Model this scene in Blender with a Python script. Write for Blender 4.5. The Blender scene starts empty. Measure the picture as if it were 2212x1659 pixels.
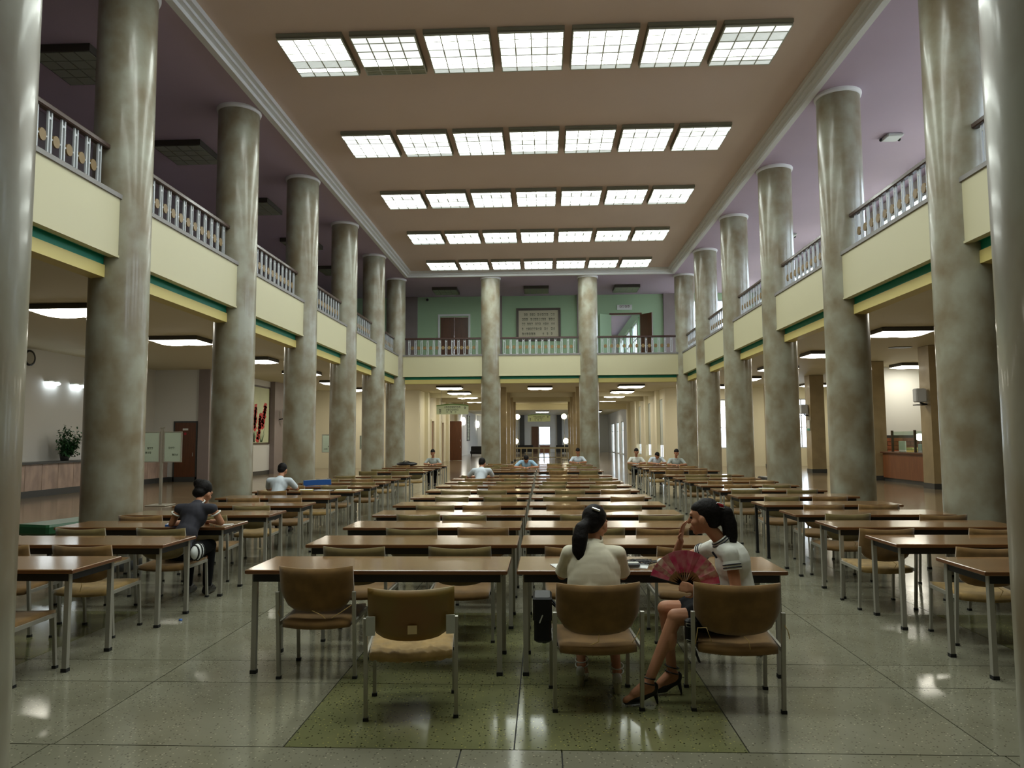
import bpy, bmesh, math, random
from mathutils import Vector, Matrix, Euler
random.seed(7)
S = bpy.context.scene
COL = S.collection
pi = math.pi

# ------------------------------------------------------------------ camera
F_PX, YAW, PITCH, ROLL = 1575.3, 0.0433, 0.0749, 0.0059
CAM = Vector((0.149, 0.0, 1.696))
cd = bpy.data.cameras.new('camera'); cam = bpy.data.objects.new('camera', cd); COL.objects.link(cam)
cd.sensor_fit = 'HORIZONTAL'; cd.sensor_width = 36.0; cd.lens = F_PX * 36.0 / 2212.0
cd.clip_start = 0.05; cd.clip_end = 300
_f = Vector((-math.sin(YAW), math.cos(YAW), 0)); _r = Vector((math.cos(YAW), math.sin(YAW), 0)); _u = Vector((0, 0, 1))
_F = _f * math.cos(PITCH) + _u * math.sin(PITCH); _U = _u * math.cos(PITCH) - _f * math.sin(PITCH)
_R2 = _r * math.cos(ROLL) - _U * math.sin(ROLL); _U2 = _r * math.sin(ROLL) + _U * math.cos(ROLL)
cam.matrix_world = Matrix(((_R2.x, _U2.x, -_F.x, CAM.x), (_R2.y, _U2.y, -_F.y, CAM.y), (_R2.z, _U2.z, -_F.z, CAM.z), (0, 0, 0, 1)))
S.camera = cam

# ------------------------------------------------------------------ world (overcast sky seen through the windows), exposure
W = bpy.data.worlds.new('overcast_sky'); S.world = W; W.use_nodes = True
bg = W.node_tree.nodes['Background']; bg.inputs[0].default_value = (0.80, 0.90, 1.0, 1); bg.inputs[1].default_value = 6.6
vs = S.view_settings; vs.view_transform = 'Standard'; vs.look = 'None'; vs.gamma = 1.0; vs.use_curve_mapping = False
vs.exposure = 0.37
PANEL_E = 11.5     # prismatic ceiling panels
LOW_E = 14.0       # lower ceiling fixtures

# ------------------------------------------------------------------ materials
def srgb(r, g, b):
    f = lambda c: (c / 255 / 12.92) if c / 255 <= 0.04045 else ((c / 255 + 0.055) / 1.055) ** 2.4
    return (f(r), f(g), f(b), 1)
M = {}
def mat(name, col, rough=0.5, metal=0.0, noise=None, coat=0.0, spec=0.5, bump=None, sheen=0.0, col2=None):
    m = bpy.data.materials.new(name); m.use_nodes = True; nt = m.node_tree; b = nt.nodes['Principled BSDF']
    b.inputs['Base Color'].default_value = col; b.inputs['Roughness'].default_value = rough
    b.inputs['Metallic'].default_value = metal; b.inputs['Coat Weight'].default_value = coat
    b.inputs['Coat Roughness'].default_value = 0.1
    b.inputs['Specular IOR Level'].default_value = spec; b.inputs['Sheen Weight'].default_value = sheen
    if noise or bump:
        tc = nt.nodes.new('ShaderNodeTexCoord')
    if noise:
        sc, amt, strc = noise
        mp = nt.nodes.new('ShaderNodeMapping'); mp.inputs['Scale'].default_value = strc if strc else (1, 1, 1)
        oi = nt.nodes.new('ShaderNodeObjectInfo'); ad = nt.nodes.new('ShaderNodeVectorMath'); ad.operation = 'ADD'
        ms = nt.nodes.new('ShaderNodeMath'); ms.operation = 'MULTIPLY'; ms.inputs[1].default_value = 37.0
        nt.links.new(oi.outputs['Random'], ms.inputs[0]); nt.links.new(tc.outputs['Object'], ad.inputs[0]); nt.links.new(ms.outputs[0], ad.inputs[1])
        nt.links.new(ad.outputs[0], mp.inputs['Vector'])
        nz = nt.nodes.new('ShaderNodeTexNoise'); nz.inputs['Scale'].default_value = sc; nz.inputs['Detail'].default_value = 6
        nt.links.new(mp.outputs[0], nz.inputs['Vector'])
        cr = nt.nodes.new('ShaderNodeValToRGB')
        c2 = col2 if col2 else tuple(c * (1 - amt) for c in col[:3]) + (1,)
        cr.color_ramp.elements[0].position = 0.36; cr.color_ramp.elements[0].color = c2
        cr.color_ramp.elements[1].position = 0.66; cr.color_ramp.elements[1].color = col
        nt.links.new(nz.outputs['Fac'], cr.inputs['Fac']); nt.links.new(cr.outputs[0], b.inputs['Base Color'])
    if bump:
        nb = nt.nodes.new('ShaderNodeTexNoise'); nb.inputs['Scale'].default_value = bump[0]; nb.inputs['Detail'].default_value = 3
        bp = nt.nodes.new('ShaderNodeBump'); bp.inputs['Strength'].default_value = bump[1]; bp.inputs['Distance'].default_value = 0.01
        nt.links.new(tc.outputs['Object'], nb.inputs['Vector']); nt.links.new(nb.outputs['Fac'], bp.inputs['Height']); nt.links.new(bp.outputs[0], b.inputs['Normal'])
    M[name] = m; return m
def emit(name, col, e):
    m = bpy.data.materials.new(name); m.use_nodes = True; b = m.node_tree.nodes['Principled BSDF']
    b.inputs['Base Color'].default_value = (0.7, 0.7, 0.7, 1); b.inputs['Emission Color'].default_value = col; b.inputs['Emission Strength'].default_value = e
    M[name] = m; return m
def terrazzo(name, base, alt, fleck, light, rough):
    m = bpy.data.materials.new(name); m.use_nodes = True; nt = m.node_tree; b = nt.nodes['Principled BSDF']
    tc = nt.nodes.new('ShaderNodeTexCoord'); n1 = nt.nodes.new('ShaderNodeTexNoise'); n1.inputs['Scale'].default_value = 1.6; n1.inputs['Detail'].default_value = 5
    nt.links.new(tc.outputs['Object'], n1.inputs['Vector'])
    r1 = nt.nodes.new('ShaderNodeValToRGB'); r1.color_ramp.elements[0].position = 0.35; r1.color_ramp.elements[1].position = 0.7
    r1.color_ramp.elements[0].color = alt; r1.color_ramp.elements[1].color = base
    nt.links.new(n1.outputs['Fac'], r1.inputs['Fac'])
    prev = r1.outputs[0]
    for sc, thr, colr in ((48, 0.26, fleck), (40, 0.2, light)):
        v = nt.nodes.new('ShaderNodeTexVoronoi'); v.inputs['Scale'].default_value = sc
        nt.links.new(tc.outputs['Object'], v.inputs['Vector'])
        c = nt.nodes.new('ShaderNodeMath'); c.operation = 'LESS_THAN'; c.inputs[1].default_value = thr
        nt.links.new(v.outputs['Distance'], c.inputs[0])
        w = nt.nodes.new('ShaderNodeSeparateColor'); nt.links.new(v.outputs['Color'], w.inputs[0])
        g = nt.nodes.new('ShaderNodeMath'); g.operation = 'GREATER_THAN'; g.inputs[1].default_value = 0.55; nt.links.new(w.outputs[0], g.inputs[0])
        k = nt.nodes.new('ShaderNodeMath'); k.operation = 'MULTIPLY'; nt.links.new(c.outputs[0], k.inputs[0]); nt.links.new(g.outputs[0], k.inputs[1])
        mx = nt.nodes.new('ShaderNodeMix'); mx.data_type = 'RGBA'; nt.links.new(k.outputs[0], mx.inputs[0]); nt.links.new(prev, mx.inputs[6]); mx.inputs[7].default_value = colr
        prev = mx.outputs[2]
    nt.links.new(prev, b.inputs['Base Color'])
    b.inputs['Roughness'].default_value = rough; b.inputs['Specular IOR Level'].default_value = 0.5
    n2 = nt.nodes.new('ShaderNodeTexNoise'); n2.inputs['Scale'].default_value = 3.0; n2.inputs['Detail'].default_value = 4
    nt.links.new(tc.outputs['Object'], n2.inputs['Vector'])
    mr = nt.nodes.new('ShaderNodeMapRange'); mr.inputs[3].default_value = rough * 0.75; mr.inputs[4].default_value = rough * 1.35
    nt.links.new(n2.outputs['Fac'], mr.inputs[0]); nt.links.new(mr.outputs[0], b.inputs['Roughness'])
    M[name] = m; return m
def glassmat(name, tint, gl=0.12):
    m = bpy.data.materials.new(name); m.use_nodes = True; nt = m.node_tree; nt.nodes.clear()
    o = nt.nodes.new('ShaderNodeOutputMaterial'); t = nt.nodes.new('ShaderNodeBsdfTransparent'); g = nt.nodes.new('ShaderNodeBsdfGlossy')
    t.inputs[0].default_value = tint; g.inputs['Roughness'].default_value = 0.05; mx = nt.nodes.new('ShaderNodeMixShader'); mx.inputs[0].default_value = gl
    nt.links.new(t.outputs[0], mx.inputs[1]); nt.links.new(g.outputs[0], mx.inputs[2]); nt.links.new(mx.outputs[0], o.inputs[0]); M[name] = m; return m

mat('column_stone', srgb(160, 159, 142), 0.3, noise=(2.6, 0.2, (1, 1, 0.8)), col2=srgb(130, 118, 94), coat=0.22)
mat('pilaster_grey', srgb(140, 128, 126), 0.5, noise=(2.0, 0.1, None))
mat('pillar_stone', srgb(162, 144, 108), 0.4, noise=(2.0, 0.2, None), coat=0.1)
mat('cap_plaster', srgb(226, 226, 230), 0.6)
mat('ceiling_tan', srgb(222, 200, 188), 0.75, noise=(0.5, 0.05, None))
mat('soffit_lavender', srgb(196, 178, 202), 0.75, noise=(0.6, 0.05, None))
mat('cornice_grey', srgb(226, 228, 230), 0.55)
mat('fascia_cream', srgb(196, 190, 156), 0.5)
mat('strip_yellow', srgb(212, 196, 122), 0.5)
mat('cove_green', srgb(16, 142, 116), 0.45)
mat('cap_grey', srgb(128, 124, 122), 0.5)
mat('aisle_ceiling', srgb(204, 196, 166), 0.7)
mat('wall_cream', srgb(226, 219, 192), 0.6)
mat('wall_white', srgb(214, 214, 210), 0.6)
mat('wall_green', srgb(166, 196, 160), 0.6)
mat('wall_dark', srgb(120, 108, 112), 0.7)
mat('wood_door', srgb(98, 58, 34), 0.35, noise=(6, 0.25, (3, 3, 0.3)))
mat('wood_orange', srgb(132, 80, 46), 0.4, noise=(5, 0.2, (2, 2, 0.3)))
mat('wood_rail', srgb(62, 40, 34), 0.3, coat=0.3)
mat('paint_white', srgb(186, 190, 194), 0.4)
mat('medallion', srgb(126, 102, 62), 0.5)
mat('marble_pink', srgb(188, 164, 150), 0.3, noise=(3.5, 0.35, (1, 1, 0.5)))
mat('dark_base', srgb(60, 62, 62), 0.4)
mat('table_wood', srgb(138, 102, 66), 0.15, noise=(3.0, 0.2, (0.6, 9, 1)), coat=0.35)
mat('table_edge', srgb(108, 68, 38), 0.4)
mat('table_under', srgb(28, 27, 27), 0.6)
mat('steel', srgb(168, 165, 154), 0.35, metal=0.35)
mat('steel_dark', srgb(40, 40, 42), 0.4, metal=0.4)
mat('rubber', srgb(22, 22, 22), 0.7)
mat('velvet_brown', srgb(134, 102, 58), 0.85, noise=(9, 0.28, None), sheen=0.35, spec=0.2)
mat('velvet_olive', srgb(120, 104, 62), 0.85, noise=(9, 0.22, None), sheen=0.35, spec=0.2)
mat('velvet_seat', srgb(166, 136, 82), 0.9, noise=(14, 0.3, None), sheen=0.4, spec=0.15)
mat('vinyl_olive', srgb(124, 108, 44), 0.5, noise=(2.5, 0.2, None), col2=srgb(132, 92, 40))
mat('string', srgb(190, 160, 100), 0.8)
mat('paper', srgb(222, 226, 224), 0.6)
mat('paper_cream', srgb(214, 206, 160), 0.6)
mat('paper_tag', srgb(214, 190, 140), 0.7)
mat('skin', srgb(182, 130, 100), 0.5, spec=0.3)
mat('skin_leg', srgb(178, 122, 92), 0.45, spec=0.35)
mat('hair', srgb(24, 20, 20), 0.62, noise=(30, 0.35, (6, 6, 0.6)), spec=0.18, bump=(45, 0.5))
mat('shirt_cream', srgb(232, 226, 204), 0.75, bump=(7, 0.35))
mat('shirt_white', srgb(226, 228, 220), 0.75, bump=(9, 0.3))
mat('shirt_palegrey', srgb(206, 216, 226), 0.75, bump=(8, 0.3))
mat('shirt_blue', srgb(150, 184, 208), 0.75)
mat('shirt_grey', srgb(168, 176, 172), 0.75)
mat('vest_navy', srgb(46, 46, 56), 0.8, bump=(10, 0.3))
mat('cloth_black', srgb(18, 18, 20), 0.9, spec=0.15)
mat('trim_navy', srgb(28, 30, 44), 0.7)
mat('shoe_black', srgb(16, 15, 16), 0.3)
mat('heel_silver', srgb(200, 196, 170), 0.25, metal=0.6)
mat('leather_black', srgb(18, 18, 19), 0.55, spec=0.3)
mat('buckle', srgb(196, 196, 196), 0.2, metal=0.9)
mat('fan_pink', srgb(196, 44, 92), 0.6, noise=(16, 0.3, None), col2=srgb(206, 120, 130))
mat('fan_floral', srgb(226, 196, 176), 0.6, noise=(26, 0.3, None), col2=srgb(204, 96, 118))
mat('fan_wood', srgb(150, 108, 66), 0.5)
mat('clip_red', srgb(170, 24, 40), 0.3)
mat('clip_white', srgb(220, 220, 214), 0.3)
mat('phone_grey', srgb(90, 96, 100), 0.3)
mat('cord_black', srgb(20, 20, 20), 0.5)
mat('plastic_blue', srgb(40, 96, 176), 0.4)
mat('bench_green', srgb(38, 92, 58), 0.35)
mat('bench_dark', srgb(38, 40, 44), 0.35)
mat('leaf', srgb(46, 92, 52), 0.45, noise=(5, 0.35, None))
mat('stem', srgb(70, 74, 44), 0.6)
mat('fixture_olive', srgb(128, 126, 110), 0.45)
mat('fixture_dark', srgb(64, 60, 50), 0.5)
mat('fixture_grey', srgb(190, 192, 182), 0.4)
mat('pane_unlit', srgb(140, 146, 126), 0.25)
mat('sign_pale', srgb(198, 212, 176), 0.45)
mat('sign_green', srgb(88, 128, 48), 0.5)
mat('ink_dark', srgb(40, 52, 30), 0.6)
mat('ink_maroon', srgb(90, 30, 50), 0.6)
mat('plaque_cream', srgb(196, 188, 160), 0.45)
mat('frame_brown', srgb(66, 50, 38), 0.4)
mat('painting_bg', srgb(208, 216, 176), 0.5, noise=(0.8, 0.12, None))
mat('petal_red', srgb(206, 36, 34), 0.5, noise=(10, 0.3, None))
mat('board_glass', srgb(176, 192, 176), 0.15)
mat('blind', srgb(188, 194, 186), 0.7)
mat('clock_face', srgb(150, 146, 130), 0.4)
mat('brick_red', srgb(150, 86, 54), 0.6, noise=(4, 0.3, None))
mat('post_brown', srgb(70, 56, 34), 0.5)
mat('rail_cream', srgb(176, 164, 128), 0.4)
terrazzo('terrazzo_grey', srgb(136, 134, 116), srgb(118, 116, 98), srgb(92, 90, 76), srgb(166, 162, 140), 0.13)
terrazzo('terrazzo_green', srgb(122, 122, 84), srgb(100, 102, 70), srgb(34, 36, 22), srgb(156, 150, 84), 0.11)
terrazzo('terrazzo_aisle', srgb(134, 120, 98), srgb(120, 106, 86), srgb(100, 90, 72), srgb(156, 142, 116), 0.13)
mat('joint', srgb(48, 46, 40), 0.7)
emit('pane_bright', (0.93, 1.0, 0.93, 1), PANEL_E)
emit('pane_mid', (0.92, 1.0, 0.95, 1), 0.85)
emit('pane_dim', (0.90, 1.0, 0.95, 1), 0.42)
emit('low_diffuser', (1.0, 0.95, 0.80, 1), LOW_E)
emit('lamp_cool', (0.85, 0.95, 1.0, 1), 9.0)
emit('lamp_globe', (1.0, 0.88, 0.55, 1), 9.0)
emit('lamp_wall', (1.0, 0.97, 0.86, 1), 8.0)
glassmat('window_glass', (0.96, 0.98, 1.0, 1), 0.08)
glassmat('screen_glass', (0.82, 0.9, 0.84, 1), 0.10)

# ------------------------------------------------------------------ mesh builder
class MB:
    def __init__(s): s.v = []; s.f = []; s.sm = []
    def add(s, vs_, fs, smooth=False):
        o = len(s.v); s.v += [tuple(v) for v in vs_]
        for f in fs: s.f.append([i + o for i in f]); s.sm.append(smooth)
        return s
    def box(s, x0, x1, y0, y1, z0, z1):
        return s.add([(x0, y0, z0), (x1, y0, z0), (x1, y1, z0), (x0, y1, z0), (x0, y0, z1), (x1, y0, z1), (x1, y1, z1), (x0, y1, z1)],
                     [(0, 3, 2, 1), (4, 5, 6, 7), (0, 1, 5, 4), (1, 2, 6, 5), (2, 3, 7, 6), (3, 0, 4, 7)])
    def bevbox(s, x0, x1, y0, y1, z0, z1, b):
        pts = []
        for z, i in ((z0, b), (z0 + b, 0), (z1 - b, 0), (z1, b)):
            a = [x0 + i, x1 - i, y0 + i, y1 - i]
            pts += [(a[0] + b, a[2], z), (a[1] - b, a[2], z), (a[1], a[2] + b, z), (a[1], a[3] - b, z), (a[1] - b, a[3], z), (a[0] + b, a[3], z), (a[0], a[3] - b, z), (a[0], a[2] + b, z)]
        fs = [tuple(range(7, -1, -1)), tuple(range(24, 32))]
        for k in range(3):
            for j in range(8): fs.append((k * 8 + j, k * 8 + (j + 1) % 8, k * 8 + 8 + (j + 1) % 8, k * 8 + 8 + j))
        return s.add(pts, fs)
    def prism(s, poly, z0, z1):
        n = len(poly); vs_ = [(p[0], p[1], z0) for p in poly] + [(p[0], p[1], z1) for p in poly]
        return s.add(vs_, [tuple(range(n - 1, -1, -1)), tuple(range(n, 2 * n))] + [(i, (i + 1) % n, n + (i + 1) % n, n + i) for i in range(n)])
    def tube(s, p0, p1, r0, r1=None, n=8, caps=True):
        r1 = r0 if r1 is None else r1
        p0 = Vector(p0); p1 = Vector(p1); d = (p1 - p0).normalized(); a = d.orthogonal().normalized(); b = d.cross(a); vs_ = []
        for p, r in ((p0, r0), (p1, r1)):
            for i in range(n):
                t = 2 * pi * i / n; vs_.append(p + a * math.cos(t) * r + b * math.sin(t) * r)
        fs = [(i, (i + 1) % n, n + (i + 1) % n, n + i) for i in range(n)]
        s.add(vs_, fs, True)
        if caps: s.add(vs_, [tuple(range(n - 1, -1, -1)), tuple(range(n, 2 * n))])
        return s
    def bar(s, p0, p1, w, h):
        p0 = Vector(p0); p1 = Vector(p1); d = (p1 - p0).normalized()
        up = Vector((0, 0, 1)) if abs(d.z) < 0.9 else Vector((0, 1, 0))
        a = d.cross(up).normalized() * w / 2; b = a.cross(d).normalized() * h / 2
        vs_ = [p + i * a + j * b for p in (p0, p1) for i, j in ((-1, -1), (1, -1), (1, 1), (-1, 1))]
        return s.add(vs_, [(0, 1, 2, 3), (7, 6, 5, 4), (0, 4, 5, 1), (1, 5, 6, 2), (2, 6, 7, 3), (3, 7, 4, 0)])
    def path(s, pts, r, n=6):
        pts = [Vector(p) for p in pts]; rings = []
        for i, p in enumerate(pts):
            d = (pts[min(i + 1, len(pts) - 1)] - pts[max(i - 1, 0)]).normalized()
            up = Vector((0, 0, 1)) if abs(d.z) < 0.9 else Vector((0, 1, 0))
            a = d.cross(up).normalized(); b = a.cross(d).normalized()
            rings.append([p + a * math.cos(2 * pi * k / n) * r + b * math.sin(2 * pi * k / n) * r for k in range(n)])
        vs_ = [v for q in rings for v in q]
        fs = [(i * n + k, i * n + (k + 1) % n, (i + 1) * n + (k + 1) % n, (i + 1) * n + k) for i in range(len(pts) - 1) for k in range(n)]
        return s.add(vs_, fs, True)
    def lathe(s, prof, n=24, cx=0, cy=0, smooth=True):
        vs_ = [(cx + r * math.cos(2 * pi * k / n), cy + r * math.sin(2 * pi * k / n), z) for r, z in prof for k in range(n)]
        fs = [(i * n + k, i * n + (k + 1) % n, (i + 1) * n + (k + 1) % n, (i + 1) * n + k) for i in range(len(prof) - 1) for k in range(n)]
        return s.add(vs_, fs, smooth)
    def ell(s, c, r, rot=None, n=14, m=9):
        c = Vector(c); vs_ = []
        R = rot.to_matrix() if rot else Matrix.Identity(3)
        vs_.append(c + R @ Vector((0, 0, -r[2])))
        for i in range(1, m):
            t = -pi / 2 + pi * i / m
            for k in range(n):
                a = 2 * pi * k / n; vs_.append(c + R @ Vector((r[0] * math.cos(t) * math.cos(a), r[1] * math.cos(t) * math.sin(a), r[2] * math.sin(t))))
        vs_.append(c + R @ Vector((0, 0, r[2])))
        fs = [(0, 1 + (k + 1) % n, 1 + k) for k in range(n)]
        for i in range(m - 2):
            for k in range(n): fs.append((1 + i * n + k, 1 + i * n + (k + 1) % n, 1 + (i + 1) * n + (k + 1) % n, 1 + (i + 1) * n + k))
        e = 1 + (m - 2) * n; fs += [(e + k, e + (k + 1) % n, len(vs_) - 1) for k in range(n)]
        return s.add(vs_, fs, True)
    def cap(s, p0, p1, r0, r1=None, n=12):
        r1 = r0 if r1 is None else r1
        p0 = Vector(p0); p1 = Vector(p1); d = p1 - p0
        if d.length < 1e-6: return s.ell(p0, (r0, r0, r0))
        d.normalize(); a = d.orthogonal().normalized(); b = d.cross(a)
        prof = [(p0, r0, -math.cos(t), math.sin(t)) for t in (0.0001, .4, .8, 1.2, pi / 2)] + [(p1, r1, math.cos(t), math.sin(t)) for t in (pi / 2, 1.2, .8, .4, 0.0001)]
        vs_ = [p + d * (r * ax) + (a * math.cos(2 * pi * k / n) + b * math.sin(2 * pi * k / n)) * (r * rd) for p, r, ax, rd in prof for k in range(n)]
        fs = [(i * n + k, i * n + (k + 1) % n, (i + 1) * n + (k + 1) % n, (i + 1) * n + k) for i in range(len(prof) - 1) for k in range(n)]
        fs += [tuple(range(n - 1, -1, -1)), tuple(range((len(prof) - 1) * n, len(prof) * n))]
        return s.add(vs_, fs, True)
    def mesh(s, name, m=None):
        me = bpy.data.meshes.new(name); me.from_pydata(s.v, [], s.f); me.polygons.foreach_set('use_smooth', s.sm)
        if m: me.materials.append(M[m] if isinstance(m, str) else m)
        me.update(); return me
    def build(s, name, m, parent=None, loc=None):
        return ob(name, s.mesh(name, m), parent, loc)
def ob(name, me, parent=None, loc=None, rz=0.0):
    o = bpy.data.objects.new(name, me); COL.objects.link(o)
    if parent: o.parent = parent
    if loc: o.location = loc
    if rz: o.rotation_euler = (0, 0, rz)
    return o
def tag(o, label, cat, group=None):
    o['label'] = label; o['category'] = cat
    if group: o['group'] = group
    return o
def thing(name, label, cat, loc=(0, 0, 0), rz=0.0, group=None):
    o = bpy.data.objects.new(name, None); COL.objects.link(o); o.location = loc; o.rotation_euler = (0, 0, rz); o.empty_display_size = 0.1
    return tag(o, label, cat, group)
def struct(o): o['kind'] = 'structure'; return o
ORD = ['first', 'second', 'third', 'fourth', 'fifth', 'sixth', 'seventh', 'eighth', 'ninth', 'tenth', 'eleventh', 'twelfth', 'thirteenth', 'fourteenth', 'fifteenth', 'sixteenth']
def grid_wall(mb, u0, u1, z0, z1, holes, put):
    us = sorted({u0, u1} | {h[0] for h in holes} | {h[1] for h in holes}); zs = sorted({z0, z1} | {h[2] for h in holes} | {h[3] for h in holes})
    for i in range(len(us) - 1):
        for j in range(len(zs) - 1):
            cu = (us[i] + us[i + 1]) / 2; cz = (zs[j] + zs[j + 1]) / 2
            if any(h[0] < cu < h[1] and h[2] < cz < h[3] for h in holes): continue
            put(us[i], us[i + 1], zs[j], zs[j + 1])
def wall_y(name, x0, x1, z0, z1, y, t, m, holes=()):
    mb = MB(); grid_wall(mb, x0, x1, z0, z1, list(holes), lambda a, b, c, d: mb.box(a, b, y, y + t, c, d)); return struct(mb.build(name, m))
def wall_x(name, y0, y1, z0, z1, x, t, m, holes=()):
    mb = MB(); grid_wall(mb, y0, y1, z0, z1, list(holes), lambda a, b, c, d: mb.box(x, x + t, a, b, c, d)); return struct(mb.build(name, m))
NW = [0]
def window(axis, u0, u1, z0, z1, w, m='paint_white', mull=1, trans=(0.62,), pane=True):
    NW[0] += 1; name = 'window_%d' % NW[0]; mb = MB(); fw = 0.07
    def bx(a, b, c, d, q=0.03):
        if axis == 'x': mb.box(w - q, w + q, a, b, c, d)
        else: mb.box(a, b, w - q, w + q, c, d)
    bx(u0, u0 + fw, z0, z1); bx(u1 - fw, u1, z0, z1); bx(u0 + fw, u1 - fw, z0, z0 + fw); bx(u0 + fw, u1 - fw, z1 - fw, z1)
    us = [u0 + fw + (u1 - u0 - 2 * fw) * k / (mull + 1) for k in range(mull + 2)]
    for u in us[1:-1]: bx(u - .025, u + .025, z0 + fw, z1 - fw)
    zs = [z0 + fw] + [z0 + (z1 - z0) * t for t in trans] + [z1 - fw]
    for z in zs[1:-1]: bx(u0 + fw, u1 - fw, z - .025, z + .025, 0.025)
    fr = struct(mb.build(name, m))
    if pane:
        for i in range(len(us) - 1):
            for j in range(len(zs) - 1):
                p = MB()
                if axis == 'x': p.box(w - .004, w + .004, us[i], us[i + 1], zs[j], zs[j + 1])
                else: p.box(us[i], us[i + 1], w - .004, w + .004, zs[j], zs[j + 1])
                p.build('pane', 'window_glass', fr)
    return fr

# ------------------------------------------------------------------ main dimensions
GX = [-5.67, -1.91, 1.91, 5.67]
Y0, DY = 2.17, 3.746
GY = [Y0 + DY * k for k in range(8)]          # 2.17 ... 28.39
YF = GY[7]; CR = 0.377
ZS = 8.03; ZC = 8.22                           # balcony soffit / hall ceiling
ZG = 4.65                                      # ground floor ceiling
ZB = 4.95                                      # balcony floor

# ------------------------------------------------------------------ floor
mb = MB(); mb.box(-17.6, 17.6, -8, 96, -0.3, -0.012)
floor = struct(mb.build('floor', 'joint'))
mb = MB()
mb.box(-17.6, -5.25, -8, 96, -0.012, 0); mb.box(5.25, 17.6, -8, 96, -0.012, 0); mb.box(-5.25, 5.25, 29.2, 96, -0.012, 0); mb.box(-5.25, 5.25, -8, -0.6, -0.012, 0)
mb.build('paving', 'terrazzo_aisle', floor)
XB = [-5.25, -3.88, -2.62, -1.31, -0.03, 1.24, 2.55, 3.86, 5.25]
XBF = [-5.25, -3.9, -2.64, -0.32, 0.23, 2.58, 3.9, 5.25]
YB = [-0.6, 1.2, 2.65, 4.12, 5.18, 5.68, 7.25]
while YB[-1] < 29.1: YB.append(min(29.2, YB[-1] + 1.37))
G = 0.004
for j in range(len(YB) - 1):
    xb = XBF if YB[j + 1] <= 4.13 else XB
    for i in range(len(xb) - 1):
        green = 4.1 < YB[j] < 7.2 and (i in (3, 4) or i in (0, 7))
        w_, d_ = xb[i + 1] - xb[i], YB[j + 1] - YB[j]
        t = MB(); t.box(-w_ / 2 + G, w_ / 2 - G, -d_ / 2 + G, d_ / 2 - G, -0.012, 0)
        t.build('tile', 'terrazzo_green' if green else 'terrazzo_grey', floor, ((xb[i] + xb[i + 1]) / 2, (YB[j] + YB[j + 1]) / 2, 0))

# ------------------------------------------------------------------ ceilings, balcony slab, cornice
CXI, CYN, CYF = 4.98, 2.85, 27.75              # hall ceiling recess
mb = MB(); mb.box(-CXI - .3, CXI + .3, CYN - .3, CYF + .3, ZC, ZC + .2)
struct(mb.build('ceiling', 'ceiling_tan'))
mb = MB()
mb.box(-9.7, -CXI - .18, -8, 46, ZS, ZS + .3); mb.box(CXI + .18, 9.7, -8, 32.3, ZS, ZS + .3)
mb.box(-CXI - .18, 4.95, 32.3, 46, ZS, ZS + .3); mb.box(-CXI - .18, CXI + .18, CYF + .18, 32.3, ZS, ZS + .3); mb.box(-CXI - .18, CXI + .18, -8, CYN - .18, ZS, ZS + .3)
struct(mb.build('ceiling_balcony', 'soffit_lavender'))
# cornice: stepped moulding round the recess
def ring(mb, a, b, z0, z1):                    # frame between inset a (outer) and b (inner)
    X, n, f = CXI, CYN, CYF
    mb.box(-X - a, -X - b, n - a, f + a, z0, z1); mb.box(X + b, X + a, n - a, f + a, z0, z1)
    mb.box(-X - b, X + b, f + b, f + a, z0, z1); mb.box(-X - b, X + b, n - a, n - b, z0, z1)
mb = MB(); ring(mb, .25, .14, ZS - .03, ZS + .045); ring(mb, .16, .06, ZS + .045, ZS + .10); ring(mb, .08, -.02, ZS + .10, ZC)
struct(mb.build('trim_1', 'cornice_grey'))
# balcony slab (ground-floor ceiling)
mb = MB()
mb.box(-17.6, -5.72, -8, 96, ZG, ZB - .02); mb.box(5.72, 17.6, -8, 96, ZG, ZB - .02); mb.box(-5.72, 5.72, YF + .05, 96, ZG, ZB - .02); mb.box(-5.72, 5.72, -8, Y0 - .05, ZG, ZB - .02)
struct(mb.build('ceiling_aisle', 'aisle_ceiling'))
# fascia, green cove, yellow beam, grey coping: one trim per face
FX = 5.50; FY = YF - .18; FN = Y0 + .18
def faces(mb, off, t, z0, z1):                 # off outward from the fascia plane
    x = FX + off; mb.box(-x - t, -x, FN - off - t, FY + off + t, z0, z1); mb.box(x, x + t, FN - off - t, FY + off + t, z0, z1)
    mb.box(-x, x, FY + off, FY + off + t, z0, z1); mb.box(-x, x, FN - off - t, FN - off, z0, z1)
mb = MB(); faces(mb, 0, .10, 4.13, 4.93); faces(mb, -.012, .012, 4.13, 4.16); struct(mb.build('trim_2', 'fascia_cream'))
mb = MB(); faces(mb, .10, .13, 4.145, 4.60); faces(mb, .17, .04, 4.02, 4.15); struct(mb.build('trim_3', 'cove_green'))
mb = MB(); faces(mb, .15, .22, 3.86, 4.025); faces(mb, .21, .16, 4.025, 4.66); struct(mb.build('trim_4', 'strip_yellow'))
mb = MB(); faces(mb, -.025, .40, 4.93, 4.99); struct(mb.build('trim_5', 'cap_grey'))

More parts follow.
